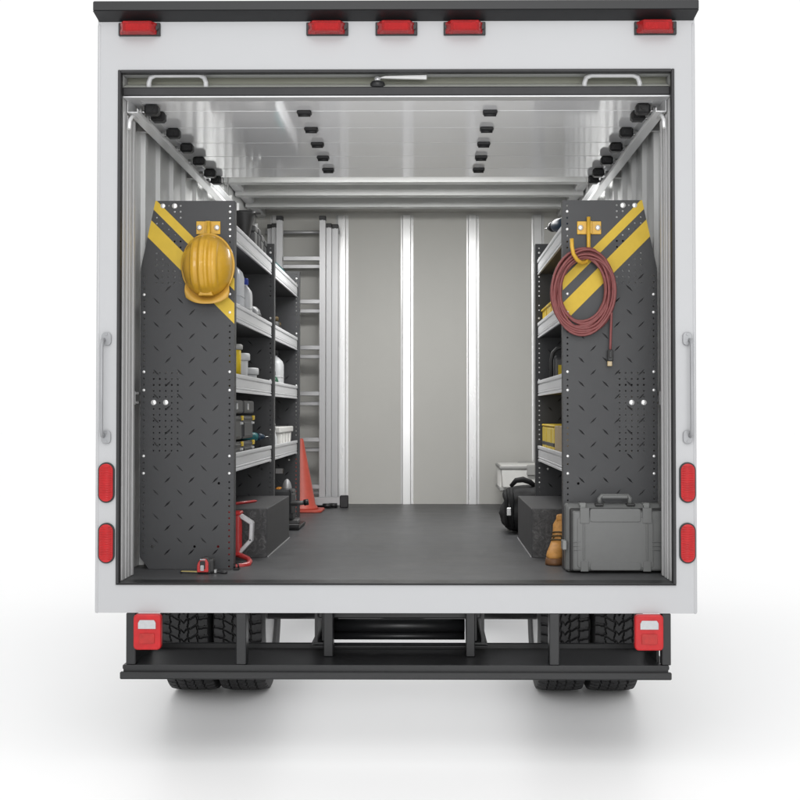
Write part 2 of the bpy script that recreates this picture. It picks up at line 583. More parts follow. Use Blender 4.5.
c = P(377.5, 80, .05)
d = MB('black', 'alu', 'knobwhite')
d.lathe((c.x, .06, 2.717), [(.030, 0), (.030, .018), (.026, .024)], 20)
d.lathe((c.x, .06, 2.741), [(.013, 0), (.013, .018), (.010, .021)], 16, 1)
d.hexa([(c.x + .004, .045, 2.755), (c.x + .20, .045, 2.750), (c.x + .20, .062, 2.750), (c.x + .004, .062, 2.755),
        (c.x + .03, .045, 2.763), (c.x + .20, .045, 2.767), (c.x + .20, .062, 2.767), (c.x + .03, .062, 2.763)], 2, .002)
d.build('lock', door)
# horizontal door tracks with their hangers and the curved ends
for s in (-1, 1):
    d = MB('track', 'steel')
    def tk(x0, x1, y0, y1, z0, z1, m=0):
        a, c = sorted((s*x0, s*x1)); d.box(a, c, y0, y1, z0, z1, .001, m)
    tk(1.106, 1.103, .10, 2.65, 2.628, 2.69)
    tk(1.1029, 1.062, .10, 2.65, 2.628, 2.632)
    tk(1.1029, 1.062, .10, 2.65, 2.686, 2.69)
    tk(1.0655, 1.062, .10, 2.65, 2.6325, 2.645)
    for y in (.3, .9, 1.5, 2.1, 2.6):
        tk(1.10, 1.095, y, y + .035, 2.6905, 2.917, 1)
    tk(1.163, 1.108, .5, .53, 2.64, 2.68, 1)
    tk(1.163, 1.108, 1.6, 1.63, 2.64, 2.68, 1)
    a, c = sorted((s*1.105, s*1.085))
    d.tube([(s*1.092, .22, 2.632), (s*1.092, .13, 2.62), (s*1.092, .085, 2.59), (s*1.092, .075, 2.555)], .008, 8)
    d.build('door_track', truck)

# wheel arches: fleck carpet on the end, plain dark cover along the side
for s, xi in ((-1, .630), (1, .617)):
    d = MB('archside', 'carpet')
    a, c = sorted((s*xi, s*1.1625))
    d.box(a, c, .905, 1.82, FZ + .0005, .944, .003)
    d.box(a + .003, c - .003, .9, .9045, FZ + .0008, .942, 0, 1)
    wa = d.build('wheel_arch', truck)
    d = MB('guard')
    x = s*(xi - .0015)
    d.box(min(x, x - s*.004), max(x, x - s*.004), .905, 1.82, FZ + .0005, FZ + .005)
    d.build('edge_strip', wa)

# --- under the body
d = MB('rail', 'black')
d.box(-1.09, 1.09, 0, .36, .372, .390, .003, 1)
d.box(-1.085, 1.085, -.004, -.0005, .363, .391)
d.box(-1.095, 1.095, -.024, -.0045, .338, .366, .003)
d.box(-1.09, 1.09, .361, .375, .366, .412, .003)
d.box(-1.09, 1.09, -.024, .36, .338, .3395)
bump = d.build('bumper', truck)
for px0, px1, y0, y1 in ((126, 135.5, 0, .05), (236, 246, 0, .07), (549.5, 559.5, 0, .07), (662, 671, 0, .05), (323.5, 333, .17, .24), (466, 475, .17, .24)):
    a, c = P(px0, 640, y0).x, P(px1, 640, y0).x
    d = MB('rail')
    d.box(a, c, y0, y1, .3905, .5965, .003)
    d.build('upright', bump)
d = MB('rail')
d.box(-.97, .97, .245, .29, .562, .592, .003)
for s in (-1, 1):
    a, c = sorted((s*1.05, s*1.06)); d.box(a, c, .06, .36, .3905, .5)
d.build('cross_bar', bump)

d = MB('rail', 'black')
for x, s in ((-.345, 1), (.365, -1)):
    a, c = sorted((x, x + s*.012)); d.box(a, c, .25, 4.3, .435, .596)
    for z in (.428, .5965 - .016):
        a, c = sorted((x - s*.012, x + s*.055)); d.box(a, c, .245, 4.3, z, z + .0075)
    a, c = sorted((x + s*.03, x + s*.058)); d.box(a, c, .251, .285, .44, .578, .002)
    a, c = sorted((x - s*.06, x + s*.02)); d.box(a, c, .21, .245, .571, .5955, .002)
d.box(-.33, .35, .26, .30, .535, .594, .003)
d.cyl((-.27, .33, .492), (.285, .33, .492), .028, 20, 0)
d.cyl((-.27, .33, .448), (.285, .33, .448), .016, 16, 0)
d.box(-.36, .38, .25, .275, .4145, .4225, .002)
for y in (.9, 1.9, 2.8):
    d.box(-.33, .35, y, y + .08, .50, .59, .004)
d.build('chassis_frame', truck)
d = MB('black')
d.cyl((-1.0, 1.36, .40), (1.0, 1.36, .40), .05, 16)
d.lathe((0, 1.36, .40), [(.05, -.12), (.1, -.07), (.1, .07), (.05, .12)], 20, axis='X')
d.build('axle', truck)

# tail lamps hung under the body
for px0, px1 in ((134, 161.5), (634.5, 663)):
    a, c = P(px0, 630, -.02).x, P(px1, 630, -.02).x
    z0, z1 = .455, .5965
    w = c - a
    d = MB('redlens', 'black')
    d.prism(rrect(a, c, z0, z1, .016), XZ, -.034, .0, 0, .006)
    d.box(a + .01, c - .004, .0005, .035, z0 + .006, z1 - .006, .006, 1)
    lamp = d.build('tail_lamp', truck)
    d = MB('redcore')
    d.prism(rrect(a + w*.22, c - w*.22, z0 + .026, z0 + .066, .006), XZ, -.0385, -.0345, 0, .0015)
    d.build('lens', lamp)
    d = MB('clear')
    d.prism([(a + w*.18, z0 + .084), (c - w*.18, z0 + .084), (c - w*.18, z0 + .108), (c - w*.24, z0 + .119), (a + w*.24, z0 + .119), (a + w*.18, z0 + .108)],
            XZ, -.038, -.0345, 0, .0015)
    d.build('reverse_lens', lamp)

# --- wheels
def tyre_mesh(rad=.40, w=.245):
    prof = []                                   # (u across, r, tread weight)
    def q(a, b, n): return [a + (b - a)*i/n for i in range(n)]
    side = [(-.80, .235), (-.92, .26), (-1.0, .30), (-1.0, .335), (-.97, .365), (-.93, .385)]
    for u, r in side: prof.append((u, r, 0))
    NT = 72
    for i in range(NT + 1):
        u = -.90 + 1.8*i/NT
        prof.append((u, rad - .012*abs(u)**4, 1))
    for u, r in side[::-1]: prof.append((-u, r, 0))
    NA = 648
    N = 54
    vs, fs = [], []
    for a in range(NA):
        th = 2*PI*a/NA
        for u, r, t in prof:
            rr = r
            if t:
                ph = (th*N/(2*PI)) % 1
                au = abs(u)
                dep = 0
                zig = .022*(abs(ph - .5)*4 - 1)
                for c0 in (-.52, -.17, .17, .52):
                    if abs(u - c0 - zig) < .026: dep = 1
                if au > .56:
                    k = (ph + (au - .56)*.35 + (.5 if u > 0 else 0)) % 1
                    if k < .30: dep = 1
                elif au > .2:
                    k = (ph + (1 if u > 0 else -1)*(u if u > 0 else u)*1.5) % 1
                    if k < .17: dep = .8
                else:
                    k = (ph + abs(u)*2.6) % 1
                    if k < .17: dep = .8
                rr = r - .013*dep
            vs.append((u*w/2, rr*math.cos(th), rr*math.sin(th)))
    n = len(prof)
    for a in range(NA):
        a2 = (a + 1) % NA
        for i in range(n - 1):
            fs.append((a*n + i, a2*n + i, a2*n + i + 1, a*n + i + 1))
    return vs, fs

tv, tf = tyre_mesh()
def make_wheel(x):
    w = bpy.data.objects.new('wheel', None)
    COL.objects.link(w)
    w.parent = truck
    w.location = (x, 1.36, .401)
    d = MB('rubber')
    d.M = Matrix.Translation((x, 1.36, .401))
    d.raw(tv, tf, 0, False)
    d.build('tyre', w)
    d = MB('steel', 'black')
    d.M = Matrix.Translation((x, 1.36, .401))
    d.lathe((0, 0, 0), [(.237, -.105), (.245, -.10), (.225, -.085), (.215, -.02), (.16, -.015), (.12, .03), (.06, .035), (.06, .06), (0.0, .06)], 40, 0, 'X')
    d.lathe((0, 0, 0), [(.245, .10), (.225, .085), (.214, -.018)], 40, 0, 'X')
    for k in range(6):
        q = 2*PI*k/6
        d.cyl((.03, .09*math.cos(q), .09*math.sin(q)), (.048, .09*math.cos(q), .09*math.sin(q)), .012, 6, 1)
    d.build('rim', w)
    return w
w0 = make_wheel(-1.035)
for i, x in enumerate((-.780, .780, 1.035)):
    w = copy_tree(w0, truck)
    w.location = (x, 1.36, .401)
    w.rotation_euler = (random.uniform(0, 6.28), 0, 0)

# ------------------------------------------------------------------ shelving
ZB = 835.0
def L(X, Y):                       # inner-edge / floor coordinates of the end panel
    return ((525 - X)/ZB, (1415 - Y)/ZB)
OUT = [L(525, 1415), L(215, 1415), L(182, 1372), L(182, 320), L(235, 72), L(525, 72)]
INNER = .717
def inside(p, poly, mg=0):
    n = len(poly)
    sgn = 1 if sum(poly[i - 1][0]*poly[i][1] - poly[i][0]*poly[i - 1][1] for i in range(n)) > 0 else -1
    for i in range(n):
        a, c = poly[i], poly[(i + 1) % n]
        cr = (c[0] - a[0])*(p[1] - a[1]) - (c[1] - a[1])*(p[0] - a[0])
        if sgn*cr/math.hypot(c[0] - a[0], c[1] - a[1]) < mg: return False
    return True

HOLES = []
for k in range(61):                # edge columns
    HOLES.append((508, 92 + k*21.9, .0042))
for k in range(49):
    HOLES.append((195, 350 + k*21.9, .0038))
for i in range(5):
    for j in range(14):
        HOLES.append((240 + i*21.8, 90 + j*21.8, .0044 if i > 2 else .0036))
    for j in range(14):
        HOLES.append((231 + i*22, 702 + j*21.8, .0044 if j < 3 else .0034))
HOLES += [(470, 1104, .006), (228, 1334, .006), (382, 1334, .006), (468, 1334, .006)]
BOLTS = [(508, y, .0066) for y in (112, 177, 413, 480, 697, 764, 1004, 1067)] + \
        [(195, y, .0066) for y in (415, 480, 697, 764, 1004, 1067)] + \
        [(262, 90, .0115), (305, 90, .0125), (231, 809, .0125), (275, 809, .0125)]
BANDS = [(-168, -124), (-77, -2)]
bpolys = []
for lo, hi in BANDS:               # lo <= Y - X <= hi in photo units; u=(525-X)/ZB, v=(1415-Y)/ZB so Y-X = 890 + ZB*(u - v)
    poly = clip(OUT, ZB, -ZB, hi - 890)
    poly = clip(poly, -ZB, ZB, -(lo - 890))
    bpolys.append(poly)

def good_holes(skip_bolts=True):
    out = []
    for X, Y, r in HOLES:
        if any(abs(X - bx) < 12 and abs(Y - by) < 15 for bx, by, br in BOLTS): continue
        if not inside(L(X, Y), OUT, r + .004): continue
        yx = Y - X
        rr = r*ZB*1.5 + 2
        if any(abs(yx - e) < rr for bd in BANDS for e in bd): continue
        out.append((X, Y, r))
    return out
GH = good_holes()

def end_panel(parent, side, y, stripes, slot=False):
    fx = lambda u: side*(INNER + u)
    d = MB('plate', 'mark', 'bolt')
    holes = [ngon(*L(X, Y), r) for X, Y, r in GH]
    if slot:
        holes = [h for h in holes if not (.09 < h[0][0] < .165 and .27 < h[0][1] < .33)]
        holes.append([(.10, .283), (.155, .283), (.155, .316), (.10, .316)])
    vs, fs = plate_mesh(OUT, holes, .003)
    d.raw([(fx(u), y + .0015 + w, FZ + .001 + v) for u, v, w in vs], fs)
    a, c = sorted((fx(0), fx(.003)))
    d.box(a, c, y + .0031, y + .055, FZ + .001, FZ + 1.608)
    a, c = sorted((fx(.003), fx(.345)))
    d.box(a, c, y + .0031, y + .03, FZ + 1.605, FZ + 1.6085)
    a, c = sorted((fx(.412), fx(.41)))
    d.box(a, c, y + .0031, y + .03, FZ + .06, FZ + 1.3)
    # raised tread bars
    for ang, X0, Y0 in ((1, 240, 350), (-1, 283, 392)):
        for i in range(-1, 5):
            for j in range(-1, 14):
                X, Y = X0 + 87.3*i, Y0 + 87.3*j
                if not inside(L(X, Y), OUT, .03): continue
                if stripes and Y - X < 40: continue
                if not stripes and Y < 420: continue
                if X > 480: continue
                u, v = L(X, Y)
                ln, wd = .0205*random.uniform(.9, 1.05), .0036
                if ang < 0: wd = .0042
                dx = Vector((1, 0, -ang)).normalized()*side*-1
                dx = Vector((side*-1, 0, -ang)).normalized()
                nx = Vector((dx.z, 0, -dx.x))
                c0 = Vector((fx(u), y, FZ + v))
                up = Vector((0, -.0022, 0))
                vv = [c0 - dx*ln, c0 - nx*wd, c0 + dx*ln, c0 + nx*wd, c0 + up - dx*ln*.4, c0 + up + dx*ln*.4]
                d.raw(vv, [(0, 1, 4), (1, 2, 5), (1, 5, 4), (2, 3, 5), (3, 0, 4), (3, 4, 5)], 1)
    for X, Y, r in BOLTS:
        u, v = L(X, Y)
        d.lathe((fx(u), y - .001, FZ + v), [(r, .002), (r, -.0005), (r*.75, -.003), (0.0, -.0042)], 12, 2, 'Y')
    pn = d.build('end_panel', parent)
    if stripes:
        for poly in bpolys:
            vs, fs = plate_mesh(poly, [], .0012)
            d = MB('yellow')
            d.raw([(fx(u), y - .0008 + w, FZ + .001 + v) for u, v, w in vs], fs)
            d.build('hazard_stripe', pn)
    return pn

LIPS = (1.134, 1.488, 1.805, 2.152)
def shelf(parent, side, y0, y1, z):
    d = MB('tray')
    out = 1.05 if z > 2 else 1.125
    a, c = sorted((side*(INNER + .0225), side*out))
    d.box(a, c, y0, y1, z + .004, z + .014)
    a, c = sorted((side*(out - .003), side*out))
    d.box(a, c, y0, y1, z + .0145, z + .07)
    sh = d.build('shelf', parent)
    prof = [(0, 0), (.016, 0), (.016, .009), (.010, .011), (.010, .015), (.016, .017), (.016, .022), (.011, .0235), (.011, .026), (.0135, .027),
            (.0135, .058), (.008, .060), (.008, .063), (.018, .066), (.019, .070), (.019, .080), (.017, .083), (0, .083)]
    d = MB('alulip')
    d.prism([(u, w) for u, w in prof], lambda u, w, yy: (side*(INNER + .0215 - .6*u), yy, z + w), y0 + .006, y1 - .012)
    d.build('shelf_lip', sh)
    d = MB('black')
    a, c = sorted((side*(INNER + .020), side*(INNER + .007)))
    d.box(a, c, y1 - .0115, y1 - .0005, z + .012, z + .062, .002)
    d.build('lip_bracket', sh)

YP = .45
rackL = thing('shelving_unit', 'two-bay dark metal shelving unit behind the yellow hard hat', 'shelf', (-.92, YP, FZ), 'shelving units along the truck walls')
end_panel(rackL, -1, YP, True)
end_panel(rackL, -1, 1.84, False)
end_panel(rackL, -1, 3.17, False, True)
for y0, y1 in ((YP + .056, 1.839), (1.896, 3.169)):
    for z in LIPS:
        shelf(rackL, -1, y0, y1, z)
def wall_bracket(parent, side):
    d = MB('steel')
    a, c = sorted((side*1.1345, side*1.164))
    zc = P(662, 398, .5).z
    for k in (-.02, .02):
        d.box(a, c, .46, .49, zc + k - .006, zc + k + .006, .002)
    d.box(a, (a + c)/2, .455, .4595, zc - .03, zc + .03, .001)
    d.build('wall_bracket', parent)
wall_bracket(rackL, -1)
rackR = thing('shelving_unit', 'one-bay dark metal shelving unit with a coiled red cable hanging on its end', 'shelf', (.92, YP, FZ), 'shelving units along the truck walls')
end_panel(rackR, 1, YP, True)
end_panel(rackR, 1, 1.86, False)
for z in LIPS:
    shelf(rackR, 1, YP + .056, 1.859, z)

wall_bracket(rackR, 1)

# yellow hook brackets bolted to the end panels
def bracket(parent, px0, px1, rod):
    a, c = P(px0, 221.5, YP), P(px1, 234.5, YP)
    xm = (a.x + c.x)/2
    d = MB('bracket', 'bolt')
    d.box(a.x, c.x, YP - .007, YP - .0012, c.z, a.z, .002)
    d.box(xm - .012, xm + .012, YP - .020, YP - .0072, c.z, a.z, .003)
    for s in (-1, 1):
        x = xm + s*(c.x - a.x)*.36
        d.lathe((x, YP - .007, (a.z + c.z)/2), [(.0125, 0), (.0125, -.004), (.009, -.009), (0.0, -.011)], 14, 1, 'Y')
    hb = d.build('hook_bracket', parent)
    h = MB('bracket')
    h.tube(rod, .0085, 12)
    h.build('hook', hb)
zz = lambda px, py, y: tuple(P(px, py, y))
bracket(rackL, 196.5, 220.5, [zz(208.5, 222, .428), zz(208.5, 250, .425), zz(208.5, 262, .41), zz(208.5, 266, .38), zz(208.5, 258, .36)])
bracket(rackR, 577, 601, [zz(588.6, 217, .430), zz(588.6, 246, .430), zz(588.3, 257, .415), zz(586, 262.5, .40), zz(581.5, 263, .375),
                          zz(576.8, 259.5, .352), zz(573.5, 254, .342), zz(572, 247, .338), zz(571.7, 238.5, .336)])

# ------------------------------------------------------------------ hard hat on the left hook
c = P(208, 266, .42)
hat = thing('hard_hat', 'yellow hard hat hanging peak down on the left shelving panel', 'hard hat', c)
d = MB('helmet')
NA, NR = 96, 36
vs, fs = [], []
ax, az, ay = .110, .136, .135
for i in range(NR + 1):
    t = PI/2*i/NR
    for j in range(NA):
        q = 2*PI*j/NA
        x, z, h = math.sin(t)*math.cos(q), math.sin(t)*math.sin(q), math.cos(t)
        fade = max(0, 1 - (math.sin(t))**10)*min(1, (1.0 - abs(z))*3.2 if abs(z) < 1 else 0)
        k = 0
        sq = lambda e: 1/(1 + math.exp(-e*70))
        k += .0075*(sq(x + .17) - sq(x - .17))                 # raised centre band
        k -= .0035*(sq(x + .030) - sq(x - .030))
        k += .005*((sq(x + .50) - sq(x + .30)) + (sq(x - .30) - sq(x - .50)))
        k = 1.7*k*max(0, fade)
        p = Vector((x*ax, -h*ay, z*az))
        n = Vector((x/ax, -h/ay, z/az)).normalized()
        vs.append(c + p + n*k)
for i in range(NR):
    for j in range(NA):
        j2 = (j + 1) % NA
        fs.append((i*NA + j, i*NA + j2, (i + 1)*NA + j2, (i + 1)*NA + j))
d.raw(vs, fs, 0, True)
d.build('shell', hat)
d = MB('helmet')
ring = []
for j in range(72):
    q = 2*PI*j/72
    ring.append((c.x + (ax + .002)*math.cos(q), c.y - .002, c.z + (az + .002)*math.sin(q)))
d.tube(ring, .0055, 8, 0, True)
d.build('rim', hat)
# peak: a curved sheet sweeping down from the rim
d = MB('peak')
vs, fs = [], []
NU, NV = 30, 8
for sgn in (0, 1):
    for i in range(NU + 1):
        a = -1 + 2*i/NU
        q = -PI/2 + a*1.0
        bx, bz = (ax + .002)*math.cos(q), (az + .002)*math.sin(q)
        ex, ez = a*.098, -.168 + .034*abs(a)**2.6 + (.02 if abs(a) > .97 else 0)
        for j in range(NV + 1):
            t = j/NV
            x, z = bx + (ex - bx)*t, bz + (ez - bz)*t
            y = -.014 - .030*math.sin(t*PI*.55) + .02*abs(a)**2*t + sgn*.004
            vs.append((c.x + x, c.y + y, c.z + z))
n1 = (NU + 1)*(NV + 1)
for sgn in (0, 1):
    for i in range(NU):
        for j in range(NV):
            o = sgn*n1 + i*(NV + 1) + j
            fs.append((o, o + 1, o + NV + 2, o + NV + 1))
for i in range(NU):
    o = i*(NV + 1) + NV
    fs.append((o, o + NV + 1, n1 + o + NV + 1, n1 + o))
for j in range(NV):
    for o in (j, NU*(NV + 1) + j):
        fs.append((o, o + 1, n1 + o + 1, n1 + o))
d.raw(vs, fs, 0, True)
d.build('peak', hat)
d = MB('helmet')
zz0 = c.z - az - .002
d.prism([(c.x - .033, zz0 + .004), (c.x + .033, zz0 + .004), (c.x + .022, zz0 + .034), (c.x - .022, zz0 + .034)], XZ, c.y - .062, c.y - .03, 0, .005)
d.build('front_badge', hat)

# ------------------------------------------------------------------ coiled cable on the right hook
c = P(584.5, 291, .40)
cable = thing('coiled_cable', 'coil of dull red network cable hanging on the yellow hook', 'cable', c)
d = MB('cord')
pts = []
turns, per = 17, 40
rnd = random.Random(5)
gs = [(k + .5)/turns for k in range(turns)]
rnd.shuffle(gs)
gs.append(.75)
prm = [(gs[k], rnd.uniform(-2.3, 2.3), rnd.uniform(-1.5, 1.5), rnd.uniform(-.14, .14), rnd.uniform(-.5, .5), rnd.uniform(0, 6.3)) for k in range(turns + 1)]
q1 = -.12*PI                                  # where the tail leaves the oval, lower right
for i in range(turns*per + 1):
    k, t = min(i//per, turns - 1), i/per - min(i//per, turns - 1)
    A, B = prm[k], prm[k + 1]
    t2 = max(0, (t - .55)/.45); t2 = t2*t2*(3 - 2*t2)
    e = [A[m] + (B[m] - A[m])*t2 for m in range(5)]
    q = q1 - 2*PI*t
    rx, ry = 21.5 + 10.5*e[0], 31 + 13.5*e[0]
    wob = 1 + .026*math.sin(2*q + A[5]) + .016*math.sin(3*q + 2*A[5])
    x, y = rx*math.cos(q)*wob, ry*math.sin(q)*wob
    tl = -.13 + e[3]
    px = 583.6 + e[1] + x*math.cos(tl) - y*math.sin(tl)
    py = 291 + e[2] - (x*math.sin(tl) + y*math.cos(tl))
    front = .5 + e[4]
    pts.append(tuple(P(px, py, .430 - .058*front*(.55 + .45*math.sin(q)) - .006)))
pts += [tuple(P(p, q, y)) for p, q, y in ((611.6, 313, .405), (611.3, 322, .41), (610.8, 333, .415), (610.5, 345, .42), (610.2, 353, .424))]
d.tube(pts, .0056, 8)
d.build('cord', cable)
a = P(610, 351, .424)
d = MB('casedark', 'amber')
d.box(a.x - .011, a.x + .013, .412, .436, a.z - .045, a.z + .006, .004)
d.box(a.x - .006, a.x + .005, .405, .412, a.z - .03, a.z - .0, .002)
d.box(a.x - .012, a.x + .008, .415, .433, a.z - .066, a.z - .044, .002, 1)
d.build('plug', cable)

# ------------------------------------------------------------------ grey hard case, right front
a, e = P(567, 573.5, .31), P(664, 506, .31)
cs = thing('hard_case', 'dark grey ribbed plastic hard case standing upright in the front right corner', 'case', ((a.x + e.x)/2, .37, FZ))
x0, x1, z0, z1 = a.x, e.x, FZ + .002, e.z
d = MB('case')
d.box(x0 + .025, x1 - .004, .318, .372, z0 + .008, z1 - .022, .010, 0, 3)
d.prism(rrect(x0 + .045, x1 - .045, z0 + .022, z1 - .05, .012), XZ, .3145, .322, 0, .002)
for x in (x0 + .072, x1 - .072):
    d.box(x - .004, x + .004, .3105, .3146, z0 + .055, z1 - .075, .0015)
for xa in (x0 + .058, x1 - .088):
    d.box(xa, xa + .034, .3125, .319, z0 + .006, z0 + .05, .002)
    d.box(xa - .002, xa + .038, .3125, .319, z1 - .075, z1 - .008, .002)
d.prism(rrect(x0 + .098, x1 - .098, z1 - .068, z1 - .012, .010), XZ, .3105, .319, 0, .002)
d.prism(rrect(x0 + .098, x1 - .098, z0 + .012, z0 + .044, .010), XZ, .3105, .319, 0, .002)
for z in (z0 + .098, z0 + .115, z0 + .132):
    for xa, xb in ((x0 + .027, x0 + .058), (x1 - .052, x1 - .007)):
        d.box(xa, xb, .3135, .3185, z - .0022, z + .0022, .001)
d.build('lid', cs)
d = MB('case')
d.box(x0, x1 + .001, .376, .436, z0, z1 + .006, .012, 0, 3)
d.box(x0 + .002, x1 - .002, .352, .38, z0 + .002, z1 + .001, .010)
d.build('shell', cs)
d = MB('casedark')
d.box(x0 + .015, x1 - .001, .338, .3785, z0 + .004, z1 - .012, .006)
d.build('seal', cs)
for xa in (x0 + .058, x1 - .082):
    d = MB('latch')
    d.box(xa, xa + .028, .345, .392, z1 - .004, z1 + .010, .003)
    d.box(xa + .002, xa + .026, .340, .345, z1 - .012, z1 + .004, .002)
    d.build('latch', cs)
d = MB('latch')
d.box(x0 - .016, x0 + .002, .335, .395, z0 + .095, z0 + .135, .003)
d.build('latch', cs)
d = MB('casedark')
for z in (z0 + .092, z0 + .118):
    d.box(x1 - .002, x1 + .013, .325, .39, z, z + .007, .002)
d.build('latch', cs)
d = MB('case', 'casedark')
xa, xb = P(599, 500, .36).x, P(630.5, 500, .36).x
zt = P(600, 494.5, .36).z
d.tube([(xa + .004, .36, z1 + .004), (xa + .002, .36, zt - .016), (xa + .010, .36, zt - .006), (xb - .010, .36, zt - .006), (xb - .002, .36, zt - .016), (xb - .004, .36, z1 + .004)], .010, 10)
d.box(xa + .01, xb - .01, .347, .374, zt - .018, zt - .001, .005)
for x in (xa, xb):
    d.box(x - .018, x + .018, .345, .38, z1 - .003, z1 + .008, .003, 1)
d.build('handle', cs)

# ------------------------------------------------------------------ tape measure on the sill floor
a = P(205, 573, .27)
tm = thing('tape_measure', 'red and black tape measure with its blade out on the floor edge', 'tape measure', (a.x, .30, FZ))
xl, xr = P(196, 570, .28).x, P(209.5, 570, .28).x
zt = P(200, 557, .28).z
prof = [(xl, FZ + .002), (xr, FZ + .002), (xr, FZ + .05), (xr - .010, zt - .003), (xr - .022, zt), (xl + .018, zt - .004), (xl + .004, FZ + .05), (xl, FZ + .035)]
d = MB('casedark')
d.prism([(x + .004, z) for x, z in prof], XZ, .285, .325, 0, .005)
xk = xr
d.box(xk - .012, xk + .017, .288, .33, FZ + .0022, zt - .008, .010, 0, 2)
d.build('shell', tm)
cxm, czm = (xl + xr)/2, (FZ + zt)/2
d = MB('red', 'black', 'clear')
d.prism([(cxm + (x - cxm)*.84, czm + (z - czm)*.82) for x, z in prof], XZ, .276, .2855, 0, .003)
d.prism(rrect(cxm - .011, cxm + .011, czm - .014, czm + .020, .004), XZ, .2725, .2765, 1, .001)
d.prism(rrect(cxm - .009, cxm + .006, czm - .022, czm + .002, .003), XZ, .2715, .2755, 2, .001)
d.box(cxm - .011, cxm + .012, .2720, .2764, czm + .023, czm + .028, .001, 2)
d.build('face_plate', tm)
d = MB('tape', 'black')
xe = P(180.5, 569, .29).x
d.hexa([(xe, .295, FZ + .009), (xl + .004, .295, FZ + .006), (xl + .004, .315, FZ + .006), (xe, .315, FZ + .009),
        (xe, .295, FZ + .011), (xl + .004, .295, FZ + .010), (xl + .004, .315, FZ + .010), (xe, .315, FZ + .011)])
d.box(xe - .003, xe + .001, .292, .318, FZ + .0015, FZ + .013, .001, 1)
d.build('blade', tm)
d = MB('black', 'steel')
xs0, xs1 = P(211, 570, .29).x, P(227, 572, .29).x
d.tube([(xs0, .30, FZ + .012), (xs0 + .02, .298, FZ + .009), (xs1 - .02, .292, FZ + .006), (xs1, .288, FZ + .006)], [.008, .006, .0055, .007], 8)
d.box(xs0 + .012, xs0 + .024, .289, .307, FZ + .003, FZ + .019, .002, 1)
d.build('wrist_strap', tm)

# ------------------------------------------------------------------ red tool beside the left wheel arch
a = P(240, 553, .72)
rt = thing('work_light', 'red tool with a pale bent handle standing before the left wheel arch', 'work light', (-.72, .72, FZ))
xr = P(240.5, 530, .70).x
zt, zb = P(238, 512, .70).z, P(238, 554, .70).z
d = MB('redpaint', 'red')
d.box(xr - .12, xr, .66, .74, zb, zt, .006, 0, 2)
d.box(xr - .115, xr + .006, .655, .745, zt - .012, zt + .004, .004, 1)
d.box(xr - .12, xr + .004, .657, .743, zb - .004, zb + .012, .004, 1)
for k in range(3):
    d.box(xr - .004, xr + .003, .668 + k*.026, .676 + k*.026, zb + .02, zt - .02, .001, 1)
d.build('lamp_body', rt)
d = MB('guard')
q = lambda px, py: tuple(P(px, py, .70))
for e0, e1 in ((q(240.5, 515.5), q(252, 523)), (q(252, 523), q(251.2, 540)), (q(251.2, 540), q(241, 551))):
    u, v = Vector(e0), Vector(e1)
    dr = (v - u).normalized()
    nr = Vector((-dr.z, 0, dr.x))*.0095
    u = u - dr*.005; v = v + dr*.005
    d.hexa([(u - nr) + Vector((0, -.02, 0)), (v - nr) + Vector((0, -.02, 0)), (v - nr) + Vector((0, .02, 0)), (u - nr) + Vector((0, .02, 0)),
            (u + nr) + Vector((0, -.02, 0)), (v + nr) + Vector((0, -.02, 0)), (v + nr) + Vector((0, .02, 0)), (u + nr) + Vector((0, .02, 0))], 0, .003)
d.build('handle', rt)
d = MB('redpaint')
q = lambda px, py, y: tuple(P(px, py, y))
d.tube([q(226, 553, .70), q(234, 553.5, .69), q(242, 556, .67), q(248.0, 558.8, .64), q(250.0, 561.5, .61), q(248.3, 564.4, .575), q(242, 566, .545), q(234, 566.4, .53), q(226, 566.4, .53)], .012, 12)
d.build('tube_foot', rt)
# small black buckle at the panel's foot
a = P(236.5, 568.5, .43)
bk = thing('buckle', 'tiny black clip on the floor by the left panel corner', 'clip', (a.x, .43, FZ))
d = MB('black')
d.box(a.x - .012, a.x + .014, .415, .447, FZ + .001, FZ + .009, .002)
d.tube([(a.x - .008, .42, FZ + .008), (a.x - .008, .42, FZ + .026), (a.x + .008, .42, FZ + .028), (a.x + .011, .42, FZ + .010)], .004, 8)
d.build('clip', bk)

# red bar lying on the wheel arch
a, e = P(226, 505, 1.10), P(255, 497.5, 1.25)
d = MB('redpaint')
d.tube([(a.x, 1.02, .951), (e.x - .01, 1.30, .951), (e.x, 1.31, .951)], [.007, .007, .004], 10)
d.tube([(a.x, 1.02, .951), (a.x - .02, .99, .953), (a.x - .025, .97, .960)], .007, 10)
rebase(tag(d.build('pry_bar'), 'thin red bar lying on top of the left wheel arch', 'pry bar'), (a.x, 1.1, .944))

# ------------------------------------------------------------------ tan work boot before the right wheel arch
bx = P(557, 560, .66).x + .01
boot = thing('work_boot', 'tan leather work boot standing by the grey case', 'boot', (bx, .70, FZ))
def ring(cx, cy, z, hw, lf, lb, n=28, sq=2.4):
    out = []
    for j in range(n):
        q = 2*PI*j/n
        cs_, sn = math.cos(q), math.sin(q)
        x = hw*math.copysign(abs(cs_)**(2/sq), cs_)
        l = lf if sn < 0 else lb
        y = l*math.copysign(abs(sn)**(2/sq), sn)
        out.append(Vector((cx + x, cy + y, z)))
    return out
def loft(mb, rings, m=0, cap=True):
    n = len(rings[0])
    vs = [v for r in rings for v in r]
    fs = [(i*n + j, i*n + (j + 1) % n, (i + 1)*n + (j + 1) % n, (i + 1)*n + j) for i in range(len(rings) - 1) for j in range(n)]
    mb.raw(vs, fs, m, True)
    if cap:
        mb.raw(rings[0], [tuple(range(n - 1, -1, -1))], m)
        mb.raw(rings[-1], [tuple(range(n))], m)
